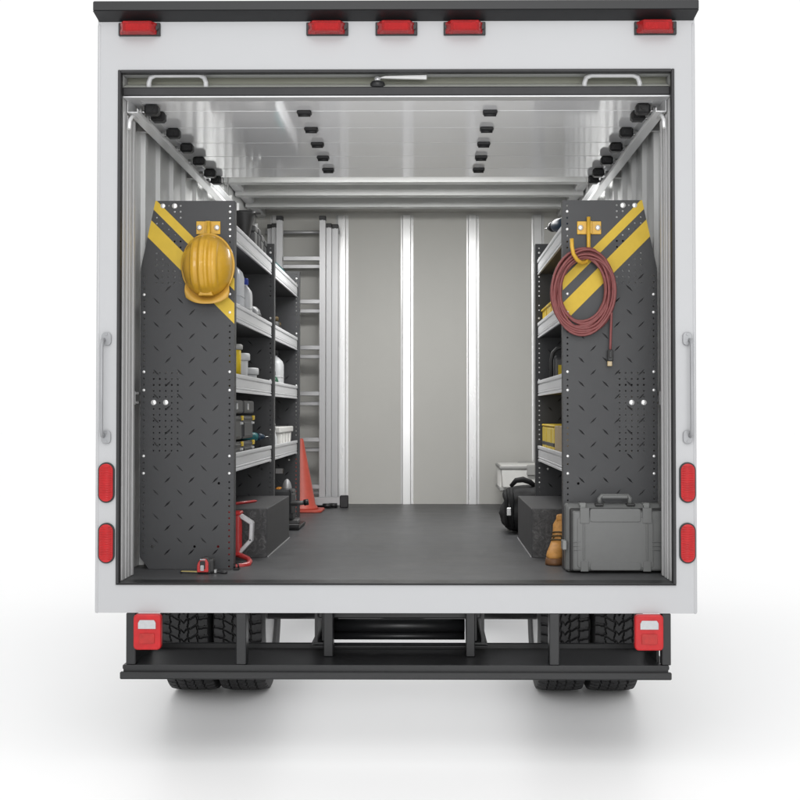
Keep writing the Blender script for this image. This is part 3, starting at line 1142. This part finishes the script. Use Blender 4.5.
T = Matrix.Translation((bx + .012, .70, FZ)) @ Matrix.Rotation(math.radians(-24), 4, 'Z')
d = MB('tan')
d.M = T
loft(d, [ring(0, 0, .028, .049, .125, .135), ring(0, 0, .042, .051, .128, .138), ring(0, .002, .060, .048, .118, .136), ring(0, .012, .078, .045, .102, .124),
         ring(0, .026, .095, .045, .090, .106), ring(0, .043, .115, .0465, .080, .086), ring(.0, .058, .140, .050, .074, .070), ring(.0, .072, .170, .054, .072, .062),
         ring(.005, .084, .195, .048, .066, .060), ring(.005, .086, .206, .049, .064, .060), ring(.005, .086, .212, .046, .059, .056), ring(.005, .086, .200, .038, .048, .046)])
d.build('upper', boot)
d = MB('sole')
d.M = T
loft(d, [ring(0, 0, .002, .053, .132, .142), ring(0, 0, .012, .055, .135, .144), ring(0, 0, .028, .053, .131, .140), ring(0, 0, .032, .050, .127, .137)])
for k in range(9):
    d.box(-.040, .040, -.105 + k*.026, -.095 + k*.026, .001, .012)
d.build('sole', boot)
d = MB('lace')
d.M = T
for z, y in ((.108, -.052), (.124, -.037), (.140, -.027)):
    d.tube([(-.040, y + .024, z - .004), (-.024, y + .004, z), (0, y - .003, z + .002), (.024, y + .004, z), (.040, y + .024, z - .004)], .0036, 6)
d.tube([(-.006, -.03, .128), (-.020, -.04, .120), (-.026, -.038, .108)], .003, 6)
d.tube([(.006, -.03, .128), (.018, -.042, .118), (.016, -.05, .106)], .003, 6)
d.build('laces', boot)
d = MB('tan')
d.M = T
loft(d, [ring(.004, .024, .18, .032, .012, .012), ring(.005, .026, .203, .032, .010, .010), ring(.005, .026, .212, .029, .008, .008), ring(.005, .026, .216, .022, .005, .005)])
d.build('tongue', boot)

# ------------------------------------------------------------------ things on the left shelves
TR = [z + .0142 for z in LIPS]       # tray tops
def on(xi, y, k, side=-1): return (side*xi, y, TR[k])
def bottle(name, label, cat, loc, w, dp, h, neck, mbody, mcap, caph=.03, handle=False):
    x, y, z = loc
    t = thing(name, label, cat, loc)
    d = MB(mbody)
    n = 4
    rs = []
    for hh, sc in ((0, .93), (.01, 1), (h*.55, 1), (h*.74, .99), (h*.82, .88), (h*.88, .62), (h*.92, neck/w*2.1)):
        rs.append([Vector((x + u*sc, y + v*sc, z + hh)) for u, v in rrect(-w/2, w/2, -dp/2, dp/2, min(w, dp)*.28, n)])
    loft(d, rs)
    d.lathe((x, y, z + h*.915), [(neck, 0), (neck, h*.04)], 16)
    for k in range(3):
        rr = [Vector((x + u*1.006, y + v*1.006, z + h*(.15 + .14*k))) for u, v in rrect(-w/2, w/2, -dp/2, dp/2, min(w, dp)*.28, n)]
        d.tube(rr, .0025, 5, 0, True)
    if handle:
        d.tube([(x, y - dp*.15, z + h*.9), (x, y - dp*.4, z + h*.97), (x, y - dp*.52, z + h*.85), (x, y - dp*.47, z + h*.68)], .011, 8)
    d.build('body', t)
    d = MB(mcap)
    d.lathe((x, y, z + h*.95), [(neck*1.2, 0), (neck*1.2, caph), (neck*1.05, caph + .003)], 18)
    for k in range(12):
        q = 2*PI*k/12
        d.box(-.002, .002, -.002, .002, 0, caph, T=Matrix.Translation((x + neck*1.2*math.cos(q), y + neck*1.2*math.sin(q), z + h*.95)))
    d.build('cap', t)
    return t
def tub(name, label, loc, r0, r1, h, mbody='tub'):
    t = thing(name, label, 'tub', loc)
    d = MB(mbody)
    d.lathe(loc, [(r0, 0), (r0 + .002, .004), (r1 - .004, h - .04), (r1 - .004, h - .036)], 32)
    d.build('body', t)
    d = MB(mbody)
    d.lathe(loc, [(r1 + .002, h - .036), (r1 + .006, h - .032), (r1 + .006, h - .006), (r1 + .002, h), (r1 - .012, h), (r1 - .016, h - .006), (0.0, h - .006)], 32)
    d.build('lid', t)
    return t

bottle('jug', 'tall milky plastic jug on the shelf right beside the hard hat', 'jug', on(.83, 1.00, 2), .13, .20, .315, .024, 'jug', 'greycase', .022, True)
bottle('bottle', 'small milky bottle with a blue cap next to the tall jug', 'bottle', on(.80, 1.30, 2), .075, .09, .235, .015, 'tub', 'bluecap', .03)
t = thing('round_tub', 'squat grey see-through round tub beside the blue-capped bottle', 'tub', on(.812, 1.53, 2))
d = MB('tint')
d.lathe(on(.812, 1.53, 2), [(.055, 0), (.062, .01), (.064, .09), (.058, .115), (.04, .132), (.015, .138), (0.0, .138)], 32)
d.build('body', t)
d = MB('greycase')
d.lathe(on(.812, 1.53, 2), [(.066, .082), (.066, .092), (.060, .094)], 32)
d.build('ring', t)

loc = on(.790, .93, 1)
t = thing('lantern', 'yellow cylinder lantern with grey cap and base ring on the shelf', 'lantern', loc)
d = MB('ycase'); d.lathe(loc, [(.026, 0), (.030, .004), (.030, .024)], 24); d.lathe(loc, [(.030, .052), (.030, .19), (.026, .193)], 24); d.build('body', t)
d = MB('binrim'); d.lathe(loc, [(.040, .026), (.045, .030), (.045, .048), (.040, .051)], 24); d.build('base_ring', t)
d = MB('binrim'); d.lathe(loc, [(.034, .193), (.038, .197), (.038, .214), (.030, .220), (0.0, .220)], 24); d.build('cap', t)
tub('tub', 'tall white lidded tub between the yellow lantern and a smaller tub', on(.803, 1.12, 1), .043, .052, .185)
tub('tub', 'low white lidded tub right of the taller tub', on(.814, 1.44, 1), .052, .062, .125)

def tower(label, y0, y1, mbody, group):
    x0, x1, z = -1.06, -.752, TR[0]
    t = thing('tool_box_stack', label, 'tool box', ((x0 + x1)/2, (y0 + y1)/2, z), group)
    for k in range(2):
        a = z + k*.122
        d = MB(mbody)
        d.box(x0, x1 - .006, y0, y1, a, a + .112, .006, 0, 2)
        d.box(x0 + .004, x1, y0 + .006, y1 - .085, a + .012, a + .082, .003)
        d.box(x0, x1 + .001, y0 - .002, y1 + .002, a + .092, a + .104, .003)
        bx_ = d.build('drawer_box', t)
        d = MB('ybin', 'clear')
        d.box(x1 - .004, x1 + .006, y1 - .05, y1 - .012, a + .090, a + .112, .002)
        d.box(x1 - .004, x1 + .007, y1 - .085, y1 - .035, a + .070, a + .083, .002, 1)
        d.build('latch', bx_)
    d = MB(mbody, 'clear')
    a = z + .244
    d.box(x0, x1, y0, y1, a, a + .065, .010, 0, 2)
    d.box(x1 - .002, x1 + .004, y0 + .10, y0 + .125, a + .018, a + .050, .002, 1)
    d.build('top_tray', t)
tower('stack of dark latched tool boxes, the nearer stack on the bottom shelf', .64, .945, 'darkcase', 'stacked tool boxes')
tower('stack of dark latched tool boxes beside the teal drill', .985, 1.315, 'darkcase', 'stacked tool boxes')

def drill(name, label, loc, sc, mbody, mgrip, ang, flip=1):
    """pistol-grip cordless drill standing on its battery"""
    t = thing(name, label, 'drill', loc)
    Tm = Matrix.Translation(loc) @ Matrix.Rotation(ang, 4, 'Z') @ Matrix.Scale(sc, 4)
    d = MB(mgrip); d.M = Tm
    d.box(-.045, .045, -.032, .032, 0, .045, .008, 0, 2)
    d.build('battery', t)
    d = MB(mbody); d.M = Tm
    d.hexa([(-.024, -.018, .04), (.018, -.018, .04), (.018, .018, .04), (-.024, .018, .04),
            (-.036, -.019, .15), (.004, -.019, .15), (.004, .019, .15), (-.036, .019, .15)], 0, .006, 2)
    d.lathe((0, 0, .17), [(.012, -.075), (.030, -.070), (.034, -.02), (.034, .03), (.028, .055)], 20, 0, 'X')
    d.build('body', t)
    d = MB(mgrip, 'steel'); d.M = Tm
    d.lathe((0, 0, .17), [(.026, .055), (.026, .085), (.014, .115), (.008, .12)], 18, 0, 'X')
    d.box(.006, .018, -.006, .006, .105, .13, .002)
    d.cyl((.12, 0, .17), (.155, 0, .17), .004, 8, 1)
    d.build('chuck', t)
    return t
drill('cordless_drill', 'small teal cordless drill between the tool box stacks and the divider', on(.80, 1.50, 0), .72, 'teal', 'navy', math.radians(35))

# second bay
loc = (-.80, 2.42, TR[1])
bottle('jug', 'white jug with a black spout standing in the far left bay', 'jug', (-.80, 2.50, TR[1]), .10, .22, .25, .02, 'tub', 'black', .03, True)
t = thing('bottle', 'short dark green bottle in front of the white jug', 'bottle', (-.780, 2.28, TR[1]))
d = MB('green'); d.lathe((-.780, 2.28, TR[1]), [(.030, 0), (.034, .006), (.034, .08), (.026, .10), (.014, .108), (.014, .118)], 20); d.build('body', t)
d = MB('casedark'); d.lathe((-.780, 2.28, TR[1]), [(.017, .112), (.017, .135), (.014, .138)], 16); d.build('cap', t)
x0, x1, y0, y1, z = -1.03, -.747, 2.34, 3.06, TR[0]
t = thing('plastic_crate', 'off-white rimmed plastic crate on the lowest far left shelf', 'crate', ((x0 + x1)/2, 2.7, z))
d = MB('bin')
d.hexa([(x0 + .02, y0 + .04, z), (x1 - .012, y0 + .04, z), (x1 - .012, y1 - .05, z), (x0 + .02, y1 - .05, z),
        (x0 + .01, y0 + .015, z + .13), (x1 - .006, y0 + .015, z + .13), (x1 - .006, y1 - .02, z + .13), (x0 + .01, y1 - .02, z + .13)], 0, .006)
for k in range(4):
    yy = y0 + .12 + k*.15
    d.box(x1 - .010, x1 - .001, yy, yy + .012, z + .03, z + .12, .002)
d.build('body', t)
d = MB('bin')
d.box(x0, x1 + .003, y0, y1, z + .128, z + .163, .006, 0, 2)
d.build('rim', t)
t = thing('spray_bottle', 'slim white spray bottle before the off-white crate', 'bottle', (-.768, 2.22, z))
d = MB('tub'); d.lathe((-.768, 2.22, z), [(.022, 0), (.024, .004), (.024, .10), (.014, .13), (.011, .15)], 18); d.build('body', t)
d = MB('clear'); d.lathe((-.768, 2.22, z + .15), [(.013, 0), (.013, .02), (.008, .025)], 14); d.box(-.778, -.758, 2.185, 2.24, z + .172, z + .19, .004); d.build('nozzle', t)
for k, (yy, xx, hh) in enumerate(((2.28, -.80, .17), (2.48, -.79, .155), (2.68, -.80, .135))):
    lab = ('black spray can, nearest of three in the far left bay', 'middle one of three black spray cans in the far left bay', 'black spray can, farthest of three in the far left bay')[k]
    t = thing('spray_can', lab, 'can', (xx, yy, TR[2]), 'black spray cans')
    d = MB('casedark'); d.lathe((xx, yy, TR[2]), [(.026, 0), (.028, .004), (.028, hh*.72), (.022, hh*.80), (.014, hh*.82)], 18); d.build('body', t)
    d = MB('lace'); d.lathe((xx, yy, TR[2] + hh*.82), [(.02, 0), (.02, hh*.14), (.012, hh*.18), (0.0, hh*.18)], 16); d.build('cap', t)
# top shelf
a = P(244, 218, 1.26)
z = TR[3]
t = thing('funnel', 'black funnel standing on top shelf of the left unit', 'funnel', (a.x, 1.26, z))
zt = P(244, 212, 1.26).z
d = MB('casedark')
d.lathe((a.x, 1.26, 0), [(.020, z + .002), (.020, z + .08), (.055, zt - .012), (.058, zt), (.052, zt), (.017, z + .085), (.014, z + .003)], 24)
d.build('cone', t)
d = MB('casedark'); d.box(a.x + .05, a.x + .085, 1.25, 1.27, zt - .012, zt - .003, .002); d.build('tab', t)
for k, (yy, w, zt, mm) in enumerate(((1.37, .10, 2.350, 'greycase'), (1.49, .085, 2.352, 'darkcase'), (1.61, .10, 2.335, 'greycase'), (1.73, .085, 2.325, 'darkcase'))):
    lab = ('mid grey battery pack, first after the funnel on the top shelf', 'near-black battery pack second from the funnel on the top shelf',
           'mid grey battery pack third from the funnel on the top shelf', 'near-black battery pack last before the divider on the top shelf')[k]
    t = thing('battery_pack', lab, 'battery', (-.75 - w/2, yy, z), 'battery packs on the top shelf')
    d = MB(mm); d.box(-.75 - w, -.75, yy - .043, yy + .043, z, zt - .032, .006, 0, 2); d.build('body', t)
    d = MB(mm, 'casedark')
    d.box(-.753 - w, -.747, yy - .046, yy + .046, zt - .0315, zt, .007, 0, 2)
    d.box(-.75 - w*.8, -.75 - w*.2, yy - .047, yy - .0445, zt - .026, zt - .008, .001, 1)
    d.build('cap', t)
a, e = P(276.5, 257, 1.95), P(283, 264, 2.2)
t = thing('spirit_level', 'teal spirit level end standing above the top shelf lip', 'spirit level', (a.x, 2.0, TR[3]))
d = MB('level'); d.box(-.764, -.745, 1.91, 2.58, TR[3] + .0, TR[3] + .098, .003); d.build('beam', t)
d = MB('black'); d.box(-.765, -.744, 2.581, 2.59, TR[3] + .001, TR[3] + .097, .002); d.build('end_cap', t)

# ------------------------------------------------------------------ things on the right shelves
drill('cordless_drill', 'dark navy drill lying high on the right shelving top shelf', (.79, 1.22, TR[3]), .98, 'navy', 'black', math.radians(115))
for k, yy in enumerate((1.72, 1.47, 1.22, .97)):
    lab = ('yellow open parts bin at the far end of the right second shelf', 'yellow open parts bin second from the divider on the right unit',
           'yellow open parts bin below the blue bin', 'yellow open parts bin half hidden by the red cable')[k]
    x0, x1, z = .753, .888, TR[2]
    t = thing('parts_bin', lab, 'bin', (.83, yy, z), 'yellow parts bins')
    w = .105
    d = MB('ybin')
    for sgn in (-1, 1):
        ya = yy + sgn*w
        d.prism([(x0, z + .003), (x1, z + .003), (x1, z + .185), (x0 + .055, z + .185), (x0 + .012, z + .125), (x0, z + .125)], lambda u, v, q: (u, q, v), min(ya, ya - sgn*.005), max(ya, ya - sgn*.005))
    d.box(x0, x1, yy - w + .0055, yy + w - .0055, z, z + .006)
    d.box(x1 - .005, x1 - .0005, yy - w + .0055, yy + w - .0055, z + .0065, z + .188)
    d.box(x0 + .0005, x0 + .005, yy - w + .0055, yy + w - .0055, z + .0065, z + .126)
    d.build('tray', t)
    d = MB('ybin')
    d.box(x0 - .008, x0 + .008, yy - w - .001, yy + w + .001, z + .1265, z + .140, .003)
    d.build('front_rim', t)
x0, x1, z = .80, .95, TR[2]
t = thing('parts_bin', 'blue parts bin behind the row of yellow bins', 'bin', (.95, 1.35, z))
d = MB('blue')
d.box(.892, 1.04, 1.18, 1.48, z, z + .205, .006)
d.build('tray', t)
d = MB('blue'); d.box(.888, 1.044, 1.176, 1.484, z + .2055, z + .222, .004); d.build('rim', t)

a, e = P(549.5, 372, 1.28), P(563, 346, 1.20)
x0, z = .754, TR[1]
t = thing('site_radio', 'dark radio with curved handle and yellow label on right third shelf', 'radio', (x0 + .1, 1.4, z))
h = e.z - z
d = MB('darkcase', 'greycase', 'ycase')
d.box(x0 + .012, x0 + .23, 1.31, 1.50, z, z + h*.82, .012, 0, 2)
d.box(x0 + .018, x0 + .21, 1.302, 1.315, z + .02, z + h*.74, .006, 1, 2)
d.box(x0 + .030, x0 + .052, 1.2975, 1.3025, z + h*.30, z + h*.60, .001, 2)
d.build('body', t)
d = MB('casedark')
d.tube([(x0, 1.35, z + .012), (x0, 1.35, z + h*.72), (x0 + .008, 1.35, z + h*.88), (x0 + .028, 1.35, z + h*.97), (x0 + .05, 1.35, z + h),
        (x0 + .20, 1.35, z + h), (x0 + .23, 1.35, z + h*.9), (x0 + .24, 1.35, z + .012)], .010, 10)
d.build('handle', t)

z = TR[0]
t = thing('storage_case', 'yellow case with a black base on the lowest right shelf', 'case', (.86, 1.45, z))
d = MB('ycase', 'casedark')
d.box(.748, 1.0, 1.16, 1.80, z + .033, z + .175, .008, 0, 2)
d.box(.746, 1.0, 1.30, 1.33, z + .04, z + .17, .002)
d.box(.746, 1.0, 1.55, 1.58, z + .04, z + .17, .002)
d.build('body', t)
d = MB('casedark'); d.box(.7455, 1.002, 1.158, 1.802, z + .078, z + .098, .003); d.build('band', t)
d = MB('casedark'); d.box(.744, 1.004, 1.156, 1.804, z, z + .032, .005); d.build('base', t)
d = MB('ybin'); d.box(.745, 1.003, 1.157, 1.803, z + .1755, z + .188, .005); d.build('lid', t)
d = MB('cardboard')
d.box(.748, .99, .80, 1.13, z, z + .185, .003)
d.box(.747, .991, .93, .97, z + .001, z + .1856, .0005)
rebase(tag(d.build('carton'), 'plain tan carton beside the yellow case on lowest right shelf', 'box'), (.87, .95, z))

# ------------------------------------------------------------------ at the far end
YL = 4.10
a = P(300, 506, YL)
lad = thing('ladder', 'tall aluminium extension ladder standing against the front wall', 'ladder', (a.x, YL, FZ))
def stile(px0, px1, ptop, pbot, y0, y1, cap=True):
    a, e = P(px0, ptop, YL), P(px1, pbot, YL)
    x0, x1, z0, z1 = a.x, e.x, max(FZ + .012, e.z), a.z
    w = x1 - x0
    d = MB('ladder')
    d.prism([(x0, y0), (x1, y0), (x1, y0 + .012), (x1 - w*.22, y0 + .016), (x1 - w*.22, y1 - .016), (x1, y1 - .012), (x1, y1), (x0, y1), (x0, y1 - .012), (x0 + w*.22, y1 - .016), (x0 + w*.22, y0 + .016), (x0, y0 + .012)],
            lambda u, v, q: (u, v, q), z0, z1 - .03)
    d.box(x0 + w*.35, x0 + w*.65, y0 - .002, y0 + .001, z0, z1 - .03)
    st = d.build('stile', lad)
    c_ = MB('black')
    c_.box(x0 - .003, x1 + .003, y0 - .003, y1 + .003, z1 - .032, z1, .003)
    if cap:
        c_.build('end_cap', st)
        c_ = MB('black')
        c_.box(x0 - .004, x1 + .004, y0 - .006, y1 + .004, z0 - .011, z0 + .03, .003)
    c_.build('foot_cap', st)
stile(277.8, 283, 217.5, 503, 4.02, 4.075)
stile(320.5, 325.8, 217.5, 503, 4.02, 4.075)
stile(272, 276.8, 223.5, 506, 4.09, 4.15)
stile(326.4, 331, 223.5, 506, 4.09, 4.15)
stile(266.5, 271.8, 223, 508, 4.16, 4.23)
stile(331.4, 337, 223, 508, 4.16, 4.23)
xa, xb = P(283, 300, 4.05).x, P(320.5, 300, 4.05).x
for py in (258, 301, 347, 393, 439, 486):
    z = P(300, py, 4.05).z
    d = MB('ladder')
    d.box(xa, xb, 4.032, 4.066, z - .022, z + .012, .004)
    d.build('rung', lad)
for py in (266, 310.5, 356, 403, 449, 492):
    z = P(300, py, 4.12).z
    d = MB('ladder')
    d.box(P(277, 300, 4.12).x, P(326, 300, 4.12).x, 4.10, 4.14, z - .020, z + .010, .004)
    d.build('rung', lad)
z = P(300, 232, 4.18).z
d = MB('ladder')
d.cyl((P(267, 300, 4.15).x - .02, 4.195, z), (P(338, 300, 4.15).x + .01, 4.195, z), .013, 12)
d.build('top_rod', lad)
d = MB('ladder', 'black')
xa, xb = P(262, 300, 4.0).x, P(341, 300, 4.0).x
d.box(xa, xb, 3.975, 4.012, FZ + .016, FZ + .075, .004)
for x in (xa - .03, xb - .005):
    d.box(x, x + .06, 3.965, 4.02, FZ + .001, FZ + .088, .005, 1)
d.build('base_bar', lad)
d = MB('black')
for px, y in ((321, 4.0), (327, 3.93), (333, 3.97)):
    p = P(px, 505, y)
    d.cyl((p.x - .03, y, FZ + .018), (p.x + .03, y, FZ + .018), .0165, 12)
d.build('foot', lad)

a = P(300.5, 510, 3.66)
cone = thing('traffic_cone', 'faded red-orange traffic cone standing near the ladder foot', 'cone', (a.x, 3.66, FZ))
hc = P(301, 438.5, 3.66).z - FZ
d = MB('cone')
d.lathe((a.x, 3.66, FZ), [(.125, .016), (.118, .030), (.104, .05), (.020, hc - .01), (.016, hc), (.010, hc), (.010, hc - .03)], 36)
d.build('body', cone)
d = MB('cone')
d.prism(rrect(a.x - .158, a.x + .158, 3.66 - .158, 3.66 + .158, .05, 6), lambda u, v, q: (u, v, q), FZ + .001, FZ + .016, 0, .004)
d.build('base', cone)

# mitre saw between wheel arch and cone
a = P(296, 528, 2.36)
saw = thing('mitre_saw', 'black mitre saw with grey disc and orange guard behind the left wheel arch', 'saw', (-.74, 2.4, FZ))
q = lambda px, py, y: tuple(P(px, py, y))
xr = P(301, 520, 2.36).x
d = MB('black', 'greycase')
d.box(-.98, xr, 2.26, 2.62, FZ + .001, FZ + .022, .004)
d.box(-.98, xr + .0, 2.24, 2.262, FZ + .012, FZ + .036, .004)
d.box(-.92, xr - .02, 2.35, 2.5, FZ + .0225, FZ + .05, .006, 1)
d.build('base', saw)
d = MB('darkcase', 'greycase')
zt = P(296, 488, 2.36).z
xl = P(289.5, 500, 2.36).x
d.box(xl - .10, xr - .045, 2.34, 2.5, FZ + .051, zt - .01, .012, 0, 2)
d.box(xl + .01, xr - .03, 2.33, 2.345, FZ + .09, zt - .03, .006, 1, 2)
d.box(xr - .062, xr - .052, 2.322, 2.333, FZ + .10, zt - .01, .003)
d.box(xl + .0, xr - .055, 2.322, 2.334, zt - .02, zt - .004, .003)
d.build('motor_housing', saw)
d = MB('greycase', 'black')
d.tube([q(291, 503.5, 2.33), q(300, 503, 2.33), q(305, 502.5, 2.33)], .013, 10)
d.tube([q(304, 502.5, 2.33), q(308.5, 502, 2.33)], .018, 10, 1)
d.build('arm', saw)
p = P(286.5, 492, 2.5)
d = MB('disc')
d.lathe((p.x, 2.52, p.z - .035), [(.02, -.006), (.052, -.006), (.056, -.003), (.056, .003), (.052, .006), (0.0, .006)], 40, 0, 'Y')
d.M = Matrix.Translation((p.x, 2.52, p.z - .035)) @ Matrix.Diagonal((.62, 1, 2.0, 1)) @ Matrix.Translation((-p.x, -2.52, -(p.z - .035)))
d.lathe((p.x, 2.522, p.z - .035), [(.0, -.004), (.056, -.004), (.056, .004), (0.0, .004)], 40, 0, 'Y')
d.build('blade_disc', saw)
d = MB('orange')
e = P(278.5, 491, 2.45)
d.box(e.x - .012, e.x + .014, 2.40, 2.5, e.z - .08, e.z + .022, .005)
e = P(287, 494, 2.38)
d.lathe((e.x, 2.42, e.z), [(.022, -.01), (.022, .01), (.012, .014)], 16, 0, 'Y')
d.build('guard', saw)

# white bin and black bag beyond the right shelving
x0 = P(499.5, 470, 3.70).x
x1, y0, y1 = x0 + .48, 3.70, 4.24
zt = P(505, 465.5, 3.70).z
bn = thing('storage_bin', 'white plastic storage bin with grey rim behind the black bag', 'bin', ((x0 + x1)/2, 3.97, FZ))
d = MB('bin')
zm = P(500, 488, 3.72).z
d.hexa([(x0 + .05, y0 + .04, FZ + .002), (x1 - .05, y0 + .04, FZ + .002), (x1 - .05, y1 - .04, FZ + .002), (x0 + .05, y1 - .04, FZ + .002),
        (x0 + .042, y0 + .03, zm), (x1 - .042, y0 + .03, zm), (x1 - .042, y1 - .03, zm), (x0 + .042, y1 - .03, zm)], 0, .01, 2)
d.hexa([(x0 + .025, y0 + .02, zm + .001), (x1 - .025, y0 + .02, zm + .001), (x1 - .025, y1 - .02, zm + .001), (x0 + .025, y1 - .02, zm + .001),
        (x0 + .012, y0 + .01, zt - .025), (x1 - .012, y0 + .01, zt - .025), (x1 - .012, y1 - .01, zt - .025), (x0 + .012, y1 - .01, zt - .025)], 0, .008, 2)
for k in range(3):
    d.box(x0 + .004, x0 + .022, y0 + .10 + k*.12, y0 + .125 + k*.12, zm, zt - .03, .003)
d.build('body', bn)
d = MB('binrim', 'bin')
d.box(x0, x1, y0, y1, zt - .026, zt - .004, .006, 0, 2)
d.box(x0 + .012, x1 - .012, y0 + .012, y1 - .012, zt - .006, zt, .002, 1)
d.box(x0 + .001, x0 + .05, y0 + .03, y1 - .03, zm - .022, zm + .003, .005)
d.box(x0 + .19, x0 + .30, y0 - .014, y0 + .02, zt - .07, zt + .004, .006)
d.box(x0 + .16, x0 + .30, y1 - .06, y1 - .02, zt, zt + .008, .002)
d.build('lid', bn)

bx0 = P(502.5, 500, 2.12).x
zt = P(518, 482, 2.2).z
bag = thing('tool_bag', 'black fabric bag slumped beside the right wheel arch', 'bag', (bx0 + .22, 2.2, FZ))
bmx = bmesh.new()
bmesh.ops.create_cube(bmx, size=1)
bmesh.ops.subdivide_edges(bmx, edges=bmx.edges, cuts=14, use_grid_fill=True)
rnd = random.Random(2)
from mathutils import noise
W, D, H = .46, .36, zt - FZ - .03
for v in bmx.verts:
    x, y, z = v.co*2
    r = (abs(x)**5 + abs(y)**5 + abs(z)**5)**(1/5)
    x, y, z = x/r, y/r, z/r
    nn = noise.noise(Vector((x*1.7, y*1.7, z*2.1 + 3)))*.10 + noise.noise(Vector((x*5, y*5, z*4)))*.045 + noise.noise(Vector((x*11, y*9, z*9)))*.02
    k = 1 + nn - .08*max(0, z)
    v.co = Vector((bx0 + W/2 + x*k*W/2, 2.2 + y*k*D/2, FZ + .008 + (z*(1 + nn*.6) + 1)/2*H))
    if v.co.z < FZ + .002: v.co.z = FZ + .002
d = MB('bag'); d.bm(bmx, 0, True); d.build('body', bag)
d = MB('bag')
q = lambda px, py, y: tuple(P(px, py, y))
d.tube([q(511, 486, 2.14), q(516, 480.5, 2.12), q(523, 479.5, 2.12), q(530, 482, 2.12), q(536, 487, 2.14)], [.012, .016, .018, .016, .012], 8)
d.tube([q(505, 490, 2.03), q(506.5, 500, 2.00), q(506, 515, 2.01), q(507, 527, 2.03)], .011, 6)
d.tube([q(511, 488, 2.03), q(512.5, 500, 2.00), q(512, 515, 2.01), q(513, 528, 2.03)], .011, 6)
d.build('strap', bag)
e = P(508.5, 512, 2.0)
d = MB('steel'); d.box(e.x - .012, e.x + .014, 1.982, 2.006, e.z - .02, e.z + .025, .003); d.build('buckle', bag)

# ------------------------------------------------------------------ light
w = bpy.data.worlds.new('World')
scene.world = w
w.use_nodes = True
nt = w.node_tree
tc = nt.nodes.new('ShaderNodeTexCoord')
sp = nt.nodes.new('ShaderNodeSeparateXYZ')
mr = nt.nodes.new('ShaderNodeMapRange')
nt.links.new(tc.outputs['Generated'], sp.inputs[0])
nt.links.new(sp.outputs['Z'], mr.inputs['Value'])
mr.inputs['From Min'].default_value = .25
mr.inputs['From Max'].default_value = .9
mr.inputs['To Min'].default_value = 1.02
mr.inputs['To Max'].default_value = 1.12
nt.links.new(mr.outputs['Result'], nt.nodes['Background'].inputs['Strength'])
nt.nodes['Background'].inputs['Color'].default_value = (1, 1, 1, 1)

def area(name, loc, target, sx, sy, power, col=(1, 1, 1)):
    l = bpy.data.lights.new(name, 'AREA')
    l.shape = 'RECTANGLE'
    l.size, l.size_y, l.energy, l.color = sx, sy, power, col
    o = bpy.data.objects.new(name, l)
    COL.objects.link(o)
    o.location = loc
    o.rotation_euler = (Vector(target) - Vector(loc)).to_track_quat('-Z', 'Y').to_euler()
area('front_softbox', (.6, -10.5, 2.6), (0, 2, 1.6), 4.5, 3.0, 320)
area('top_softbox', (0, -7.5, 7.5), (0, 0, .6), 7, 4, 200)
area('under_fill', (0, 1.52, .332), (0, 1.521, 0), 1.2, 3.0, 7)  # added lamp, unseen below the chassis, lightens the shadow on the ground

area('cargo_fill', (0, 2.15, 2.80), (0, 2.35, 0), 1.7, .30, 42, (1, .995, .985))  # added fill hidden behind the stored door, brightens the cargo bay; no fixture modelled
area('cargo_fill', (0, 1.93, 2.77), (0, 4.3, 1.7), 1.7, .10, 14, (1, .995, .985))  # second added fill, out of view, brightens the front wall and roof bows

scene.view_settings.view_transform = 'Standard'
scene.view_settings.look = 'None'
scene.view_settings.exposure = 0
scene.view_settings.gamma = 1
scene.render.engine = 'CYCLES'
scene.cycles.use_denoising = True
scene.cycles.max_bounces = 12
scene.cycles.diffuse_bounces = 6
scene.cycles.glossy_bounces = 5
scene.cycles.transmission_bounces = 8
